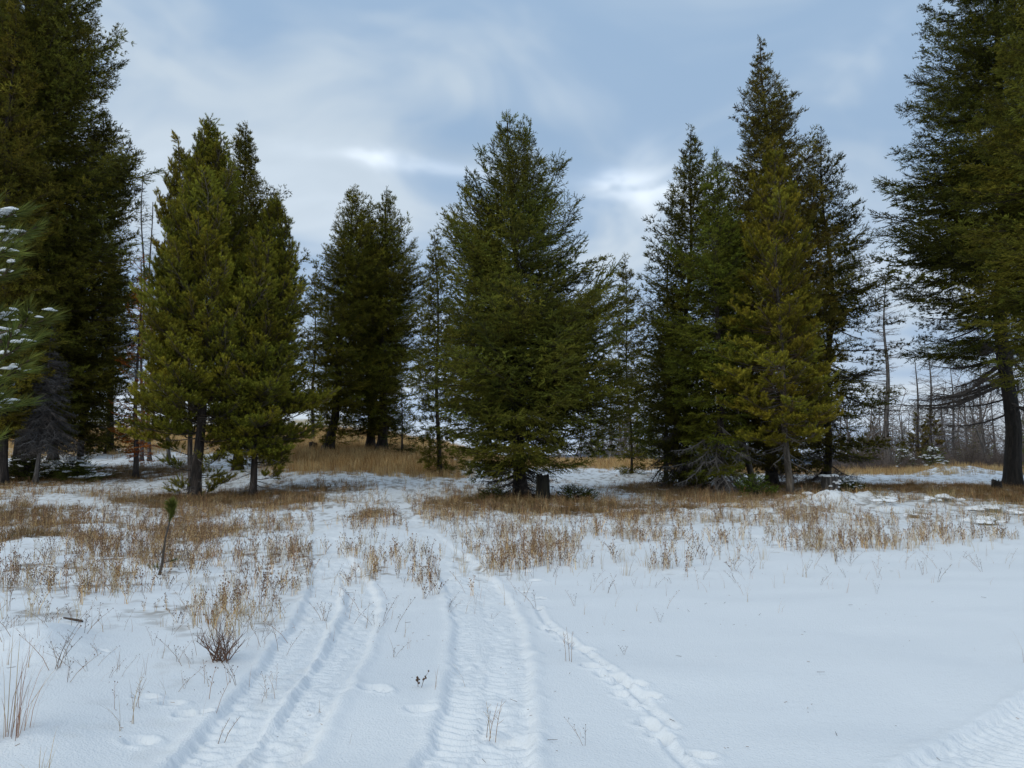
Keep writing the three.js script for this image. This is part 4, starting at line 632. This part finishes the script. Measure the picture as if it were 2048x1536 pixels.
{ // stick lying on the snow
  rng(101); const a = onFlat(128, 1249), b = onFlat(165, 1258), m = V((a[0] + b[0]) / 2, height((a[0] + b[0]) / 2, (a[1] + b[1]) / 2), (a[1] + b[1]) / 2), mb = new MB(), L = 0.1;
  mb.tube([V(-L, 0.034, -0.02), V(-L * 0.3, 0.028, 0.0), V(L * 0.4, 0.02, 0.012), V(L, 0.014, 0.03)], [0.007, 0.010, 0.011, 0.008], 6, [0.075, 0.055, 0.042]); mb.tube([V(L * 0.5, 0.02, 0.012), V(L * 0.6, 0.035, 0.03)], [0.004, 0.002], 4, [0.075, 0.055, 0.042]);
  const s = new THREE.Mesh(mb.build(), plainMat); s.name = 'stick'; s.position.copy(m); s.castShadow = true; tag(s, 'short brown stick lying on the snow at the left', 'stick'); scene.add(s);
}

// ---------------------------------------------------------------- dead grass and weeds
const TAN = [0.46, 0.33, 0.165], STRAW = [0.54, 0.42, 0.24], RUST = [0.27, 0.15, 0.07], UMBER = [0.115, 0.07, 0.045], OLIVE = [0.13, 0.125, 0.05];
function blade(mb, x, z, h, lean, az, w, col) {
  const c = Math.cos(az), s = Math.sin(az), P = (t) => V(x + c * lean * t * t, h * (t - 0.18 * lean / h * t * t), z + s * lean * t * t), sd = V(-s * w / 2, 0, c * w / 2), pts = [0, 0.4, 0.75, 1].map(P);
  for (let i = 0; i < 3; i++) { const a = sd.clone().multiplyScalar(1 - i * 0.25), b = sd.clone().multiplyScalar(1 - (i + 1) * 0.25); mb.tri(pts[i].clone().add(a), pts[i].clone().sub(a), pts[i + 1].clone().add(b), col); if (i < 2) mb.tri(pts[i].clone().sub(a), pts[i + 1].clone().sub(b), pts[i + 1].clone().add(b), col); }
}
function tuft(s, n, r, h0, h1, w, cols, lean = 0.6) { rng(s); const mb = new MB(); for (let i = 0; i < n; i++) { const a = R() * 7, q = r * Math.sqrt(R()), h = rr(h0, h1); blade(mb, Math.cos(a) * q, Math.sin(a) * q, h, h * lean * rr(0.1, 1.2), a + rr(-0.8, 0.8), w * rr(0.7, 1.3), jit(cols[Math.floor(R() * cols.length)], 0.25, 0.06)); } return mb.build(); }
function weed(s, stems, h, head, cols, spread = 0.35, th = 0.0022) {
  rng(s); const mb = new MB();
  for (let i = 0; i < stems; i++) {
    const az = R() * 7, hh = h * rr(0.6, 1.1), ln = hh * spread * rr(0.2, 1.3), x = rr(-0.03, 0.03), z = rr(-0.03, 0.03), col = jit(cols[Math.floor(R() * cols.length)], 0.2, 0.05);
    const P = (t) => V(x + Math.cos(az) * ln * t ** 1.4, hh * t, z + Math.sin(az) * ln * t ** 1.4);
    mb.tube([P(0), P(0.35), P(0.7), P(1)], [th, th * 0.85, th * 0.65, th * 0.4], 3, col);
    const seedHead = (p, r) => { const q = new THREE.OctahedronGeometry(1), a = q.attributes.position; const c = jit(UMBER, 0.3); for (let k = 0; k < a.count; k += 3) mb.tri(...[0, 1, 2].map((m) => V(p.x + a.getX(k + m) * r, p.y + a.getY(k + m) * r * 1.25, p.z + a.getZ(k + m) * r)), c); };
    if (head) seedHead(P(1), head * rr(0.8, 1.2));
    for (let k = 0; k < 3 + R() * 4; k++) { const t = rr(0.35, 0.92), b = P(t), a2 = R() * 7, l = hh * rr(0.08, 0.26) * (1.15 - t * 0.5), e = b.clone().add(V(Math.cos(a2) * l * 0.75, l * rr(0.6, 1), Math.sin(a2) * l * 0.75)); mb.tube([b, e], [th * 0.55, th * 0.35], 3, col); if (head && R() < 0.8) seedHead(e, head * rr(0.6, 1.1)); }
  }
  return mb.build();
}
function scatter(name, label, category, protos, pick, s, count, tries, kind = 'stuff') {
  rng(s); const by = protos.map(() => []); let n = 0;
  for (let i = 0; i < tries && n < count; i++) { const q = pick(); if (!q) continue; n++; by[Math.floor(R() * protos.length)].push(q); }
  const g = new THREE.Group(); g.name = numbered(name); tag(g, label, category, null, kind); scene.add(g);
  const e = new THREE.Euler(), Q = new THREE.Quaternion();
  by.forEach((l, k) => { if (!l.length) return; const im = new THREE.InstancedMesh(protos[k], grassMat, l.length); im.name = 'clump'; im.userData.kind = 'stuff'; im.castShadow = im.receiveShadow = true; l.forEach((q, i) => { e.set(rr(-0.15, 0.15), R() * 7, rr(-0.15, 0.15)); im.setMatrixAt(i, new THREE.Matrix4().compose(V(q[0], height(q[0], q[1]) - 0.012, q[1]), Q.setFromEuler(e), V(q[2], q[2] * q[3], q[2]))); im.setColorAt(i, new THREE.Color().setRGB(...q[4])); }); g.add(im); });
  return n;
}
const inView = (x, z) => Math.abs(x) < -z * 0.80 + 1.5;
const place = (d0, d1, pw = 1) => { const d = d0 + (d1 - d0) * Math.pow(R(), pw), x = rr(-1, 1) * (d * 0.76 + 1); return [x, -d]; };
const rutFree = (x, z, keep) => -z > 24 || rutAt(x, z).inside < 0.15 || R() < keep;
// seed-headed weeds standing out of the snow in the middle band
scatter('dry_weeds', 'brown seed headed weed stalks standing out of the meadow snow', 'weeds', [weed(1, 4, 0.36, 0.0095, [UMBER, RUST, TAN], 0.3, 0.0027), weed(2, 4, 0.30, 0.008, [RUST, TAN], 0.25, 0.0026), weed(3, 3, 0.42, 0.009, [UMBER, RUST], 0.25, 0.003), weed(4, 4, 0.26, 0.008, [TAN, RUST], 0.5, 0.0026), weed(23, 5, 0.26, 0.009, [UMBER, TAN], 0.7, 0.0026)],
  () => { const [x, z] = place(5, 24, 0.9), v = veg(x, z); const edge = sstep(0, 0.6, v.stalks) * (x > 0.4 ? 0.72 : 1); if (R() > edge * (0.24 + 0.8 * sstep(0.45, 0.63, v.p2)) * (-z > 17 ? 0.6 : 1) * sstep(4.5, 11, -z) || !rutFree(x, z, 0.12)) return null; return [x, z, rr(0.45, 0.85), rr(0.9, 1.35), jit([1.5, 1.45, 1.35], 0.3, 0.08)]; }, 2001, 4500, 110000);
// fine straw-coloured stems
scatter('straw_grass', 'thin straw coloured grass stems among the weeds', 'grass', [tuft(5, 9, 0.05, 0.14, 0.34, 0.0035, [STRAW, TAN], 0.5), tuft(6, 14, 0.07, 0.10, 0.30, 0.0035, [TAN, STRAW, RUST], 0.7), tuft(7, 6, 0.04, 0.2, 0.4, 0.003, [STRAW, TAN], 0.45), weed(8, 5, 0.34, 0, [TAN, STRAW], 0.4, 0.0018)],
  () => { const [x, z] = place(4.7, 26, 0.85), v = veg(x, z); if (R() > v.stalks * (0.12 + 0.95 * sstep(0.42, 0.64, v.p2)) || !rutFree(x, z, 0.15)) return null; return [x, z, rr(0.6, 1.2), rr(0.75, 1.15), jit([1, 1, 1], 0.22, 0.06)]; }, 2002, 2600, 70000);
// matted brown grass under and before the trees
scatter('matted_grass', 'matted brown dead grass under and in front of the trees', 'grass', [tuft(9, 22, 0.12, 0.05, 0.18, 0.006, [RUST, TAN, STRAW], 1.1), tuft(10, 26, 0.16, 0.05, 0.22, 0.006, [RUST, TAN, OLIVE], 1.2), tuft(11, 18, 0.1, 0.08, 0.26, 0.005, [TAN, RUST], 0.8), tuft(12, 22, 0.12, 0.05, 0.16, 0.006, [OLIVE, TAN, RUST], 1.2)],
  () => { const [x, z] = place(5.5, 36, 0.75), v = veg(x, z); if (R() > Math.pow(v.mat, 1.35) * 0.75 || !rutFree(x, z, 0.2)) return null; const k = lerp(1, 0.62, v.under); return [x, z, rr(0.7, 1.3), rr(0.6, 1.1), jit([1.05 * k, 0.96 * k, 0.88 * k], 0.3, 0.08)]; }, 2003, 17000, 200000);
// tall golden grass on the rise and along the crest
scatter('golden_grass', 'tall golden dead grass on the rise and along the crest', 'grass', [tuft(13, 20, 0.16, 0.2, 0.46, 0.009, [TAN, STRAW], 0.35), tuft(14, 26, 0.2, 0.15, 0.4, 0.009, [STRAW, TAN, RUST], 0.4), tuft(15, 16, 0.14, 0.25, 0.52, 0.008, [TAN, RUST], 0.3)],
  () => { const [x, z] = place(25, 62, 0.8), v = veg(x, z); if (R() > v.tan) return null; return [x, z, rr(0.7, 1.25), rr(0.7, 1.1), jit([1.25, 1.15, 1.0], 0.2, 0.05)]; }, 2004, 24000, 160000);

// sparse bent stems in the nearest snow
scatter('fine_stems', 'sparse thin bent grass stems scattered over the near snow', 'grass', [tuft(61, 3, 0.05, 0.1, 0.3, 0.0028, [TAN, RUST], 0.7), tuft(62, 2, 0.03, 0.12, 0.34, 0.0026, [STRAW, RUST], 0.4), weed(63, 2, 0.24, 0.004, [RUST, UMBER], 0.7, 0.0017), weed(64, 1, 0.3, 0.004, [UMBER, RUST], 0.8, 0.0018), tuft(65, 1, 0.01, 0.08, 0.22, 0.003, [RUST], 0.9)],
  () => { const [x, z] = place(3.9, 11, 0.9), px = pxOf(x, z), d = -z, e = lin(EX, EY, px); const k = px < 590 ? 0.55 * sstep(3.9, 5.6, d) * sstep(0.36, 0.6, fbm(x * 1.1 + 3, z * 1.1, 3)) : 0.16 * sstep(e - 2.2, e, d) + (px > 620 && px < 1060 ? 0.02 : 0.008); if (R() > k) return null; return [x, z, rr(0.6, 1.15), rr(0.7, 1.1), jit([1, 0.95, 0.9], 0.25, 0.08)]; }, 2010, 900, 12000);
// fallen needles, seeds and bark crumbs on the near snow
{ rng(70); const crumb = (n, len) => { const mb = new MB(); for (let i = 0; i < n; i++) { const x = rr(-0.12, 0.12), z = rr(-0.12, 0.12), a = R() * 7, l = len * rr(0.4, 1.2); mb.tube([V(x, 0.013, z), V(x + Math.cos(a) * l, 0.016, z + Math.sin(a) * l)], [0.0016, 0.0012], 3, jit(R() < 0.6 ? UMBER : RUST, 0.3)); } return mb.build(); };
  scatter('fallen_needles', 'fallen needles, seeds and bark crumbs lying on the near snow', 'litter', [crumb(1, 0.03), crumb(2, 0.018), crumb(1, 0.05), crumb(3, 0.012)], () => { const [x, z] = place(3.4, 12, 0.9); return R() < 0.25 + 0.5 * fbm(x, z, 2) ? [x, z, 1, 1, [1, 1, 1]] : null; }, 2020, 420, 3000); }
// single plants in the near snow
function plant(name, label, cat, px, py, geo, mat = grassMat, sc = 1, turn = 0) { const p = onFlat(px, py), m = new THREE.Mesh(geo, mat); m.name = numbered(name); m.position.set(p[0], height(p[0], p[1]) - 0.01, p[1]); m.rotation.y = turn; m.scale.setScalar(sc); m.castShadow = true; tag(m, label, cat); scene.add(m); return m; }
{ rng(31); // woody shrub
  const mb = new MB(); for (let i = 0; i < 26; i++) { const az = R() * 7, l = rr(0.12, 0.31), e = rr(0.6, 1.4), p = V(rr(-0.06, 0.06), 0, rr(-0.05, 0.05)), q = p.clone().add(V(Math.cos(az) * Math.cos(e) * l, Math.sin(e) * l, Math.sin(az) * Math.cos(e) * l)), c = jit([0.15, 0.08, 0.05], 0.35); mb.tube([p, p.clone().lerp(q, 0.5).add(V(rr(-0.02, 0.02), 0.02, 0)), q], [0.0042, 0.003, 0.0012], 4, c); for (let k = 0; k < 6; k++) { const b = p.clone().lerp(q, rr(0.3, 0.95)), d = b.clone().add(V(rr(-0.07, 0.07), rr(0.02, 0.11), rr(-0.07, 0.07))); mb.tube([b, d], [0.002, 0.0008], 3, c); } }
  plant('woody_shrub', 'small leafless reddish brown shrub left of the wheel tracks', 'shrub', 442, 1322, mb.build(), plainMat); }
plant('dry_weed', 'little dark seed stalk alone in clean snow between the two tracks', 'weed', 842, 1378, weed(41, 2, 0.13, 0.008, [UMBER], 0.5, 0.0022));
plant('dry_weed', 'pair of thin stems at the animal trail right of the tracks', 'weed', 1137, 1328, weed(42, 3, 0.3, 0, [TAN, RUST], 0.15, 0.002));
plant('dry_weed', 'thin straw stems growing inside the right hand track', 'weed', 982, 1470, weed(43, 4, 0.22, 0, [TAN, RUST], 0.25, 0.002));
plant('grass_tuft', 'tall reddish grass stems at the left edge in the foreground', 'grass', 8, 1490, tuft(44, 44, 0.14, 0.2, 0.6, 0.004, [[0.36, 0.19, 0.11], TAN, [0.28, 0.14, 0.09]], 0.6));
plant('grass_tuft', 'pale grass stems cut off by the lower left corner', 'grass', 75, 1560, tuft(45, 14, 0.06, 0.08, 0.24, 0.0035, [STRAW, TAN], 0.6));
plant('dry_weed', 'arching dry weed bent over the snow mound at left', 'weed', 110, 1352, weed(46, 6, 0.3, 0.004, [RUST, UMBER], 0.9, 0.0022));
plant('dry_weed', 'sparse upright stems in the snow left of the left track', 'weed', 275, 1420, weed(47, 3, 0.24, 0, [TAN, RUST], 0.4, 0.0018));
plant('dry_weed', 'bent straw lying in the lower part of the left track', 'weed', 445, 1470, weed(48, 2, 0.16, 0, [TAN, RUST], 0.9, 0.0022));
plant('dry_weed', 'few straw stems between the ruts of the left track', 'weed', 648, 1232, weed(49, 4, 0.2, 0.004, [RUST, UMBER], 0.6, 0.0022));
plant('dry_weed', 'straw scraps in the middle of the left track', 'weed', 535, 1352, tuft(50, 10, 0.07, 0.03, 0.12, 0.003, [TAN, RUST], 1.2));
// snowy tussocks at the right
for (const [px, py, s, lab] of [[1768, 1018, 1, 'olive grass tussock with snow right of the brush pile'], [1882, 1012, 1.25, 'wide olive tussock half buried in snow at right'], [1985, 1026, 1.1, 'spiky straw tussock with a snow cap near the right edge'], [1972, 1052, 1.0, 'lowest snowy tussock near the right edge, closest to the camera'], [1828, 1036, 0.7, 'small snowy tussock below the wide olive tussock'], [2052, 1028, 0.9, 'olive tussock cut off by the right edge'], [1465, 1012, 0.8, 'olive green tuft in front of the right hand group']]) {
  const p = onFlat(px, py), pos = V(p[0], height(p[0], p[1]), p[1]), g = thing('grass_tussock', lab, 'grass tussock', pos);
  rng(Math.round(px)); const t = part('blades', tuft(px, 220, 0.2 * s, 0.14, 0.42, 0.004, [OLIVE, TAN, OLIVE, STRAW], 1.15), grassMat, g); t.userData.kind = 'stuff'; t.scale.setScalar(s);
  const sn = []; for (let i = 0; i < 16; i++) { const l = snowLump(rr(0.04, 0.1) * s, i * 3 + px, 0.5), a = R() * 7, q = rr(0.05, 0.42) * s; l.translate(Math.cos(a) * q, lerp(0.13, 0.03, q / 0.5) * s, Math.sin(a) * q); sn.push(l); }
  part('snow', mergeGeometries(sn), snowMat, g).userData.kind = 'stuff';
}

renderer.render(scene, camera);
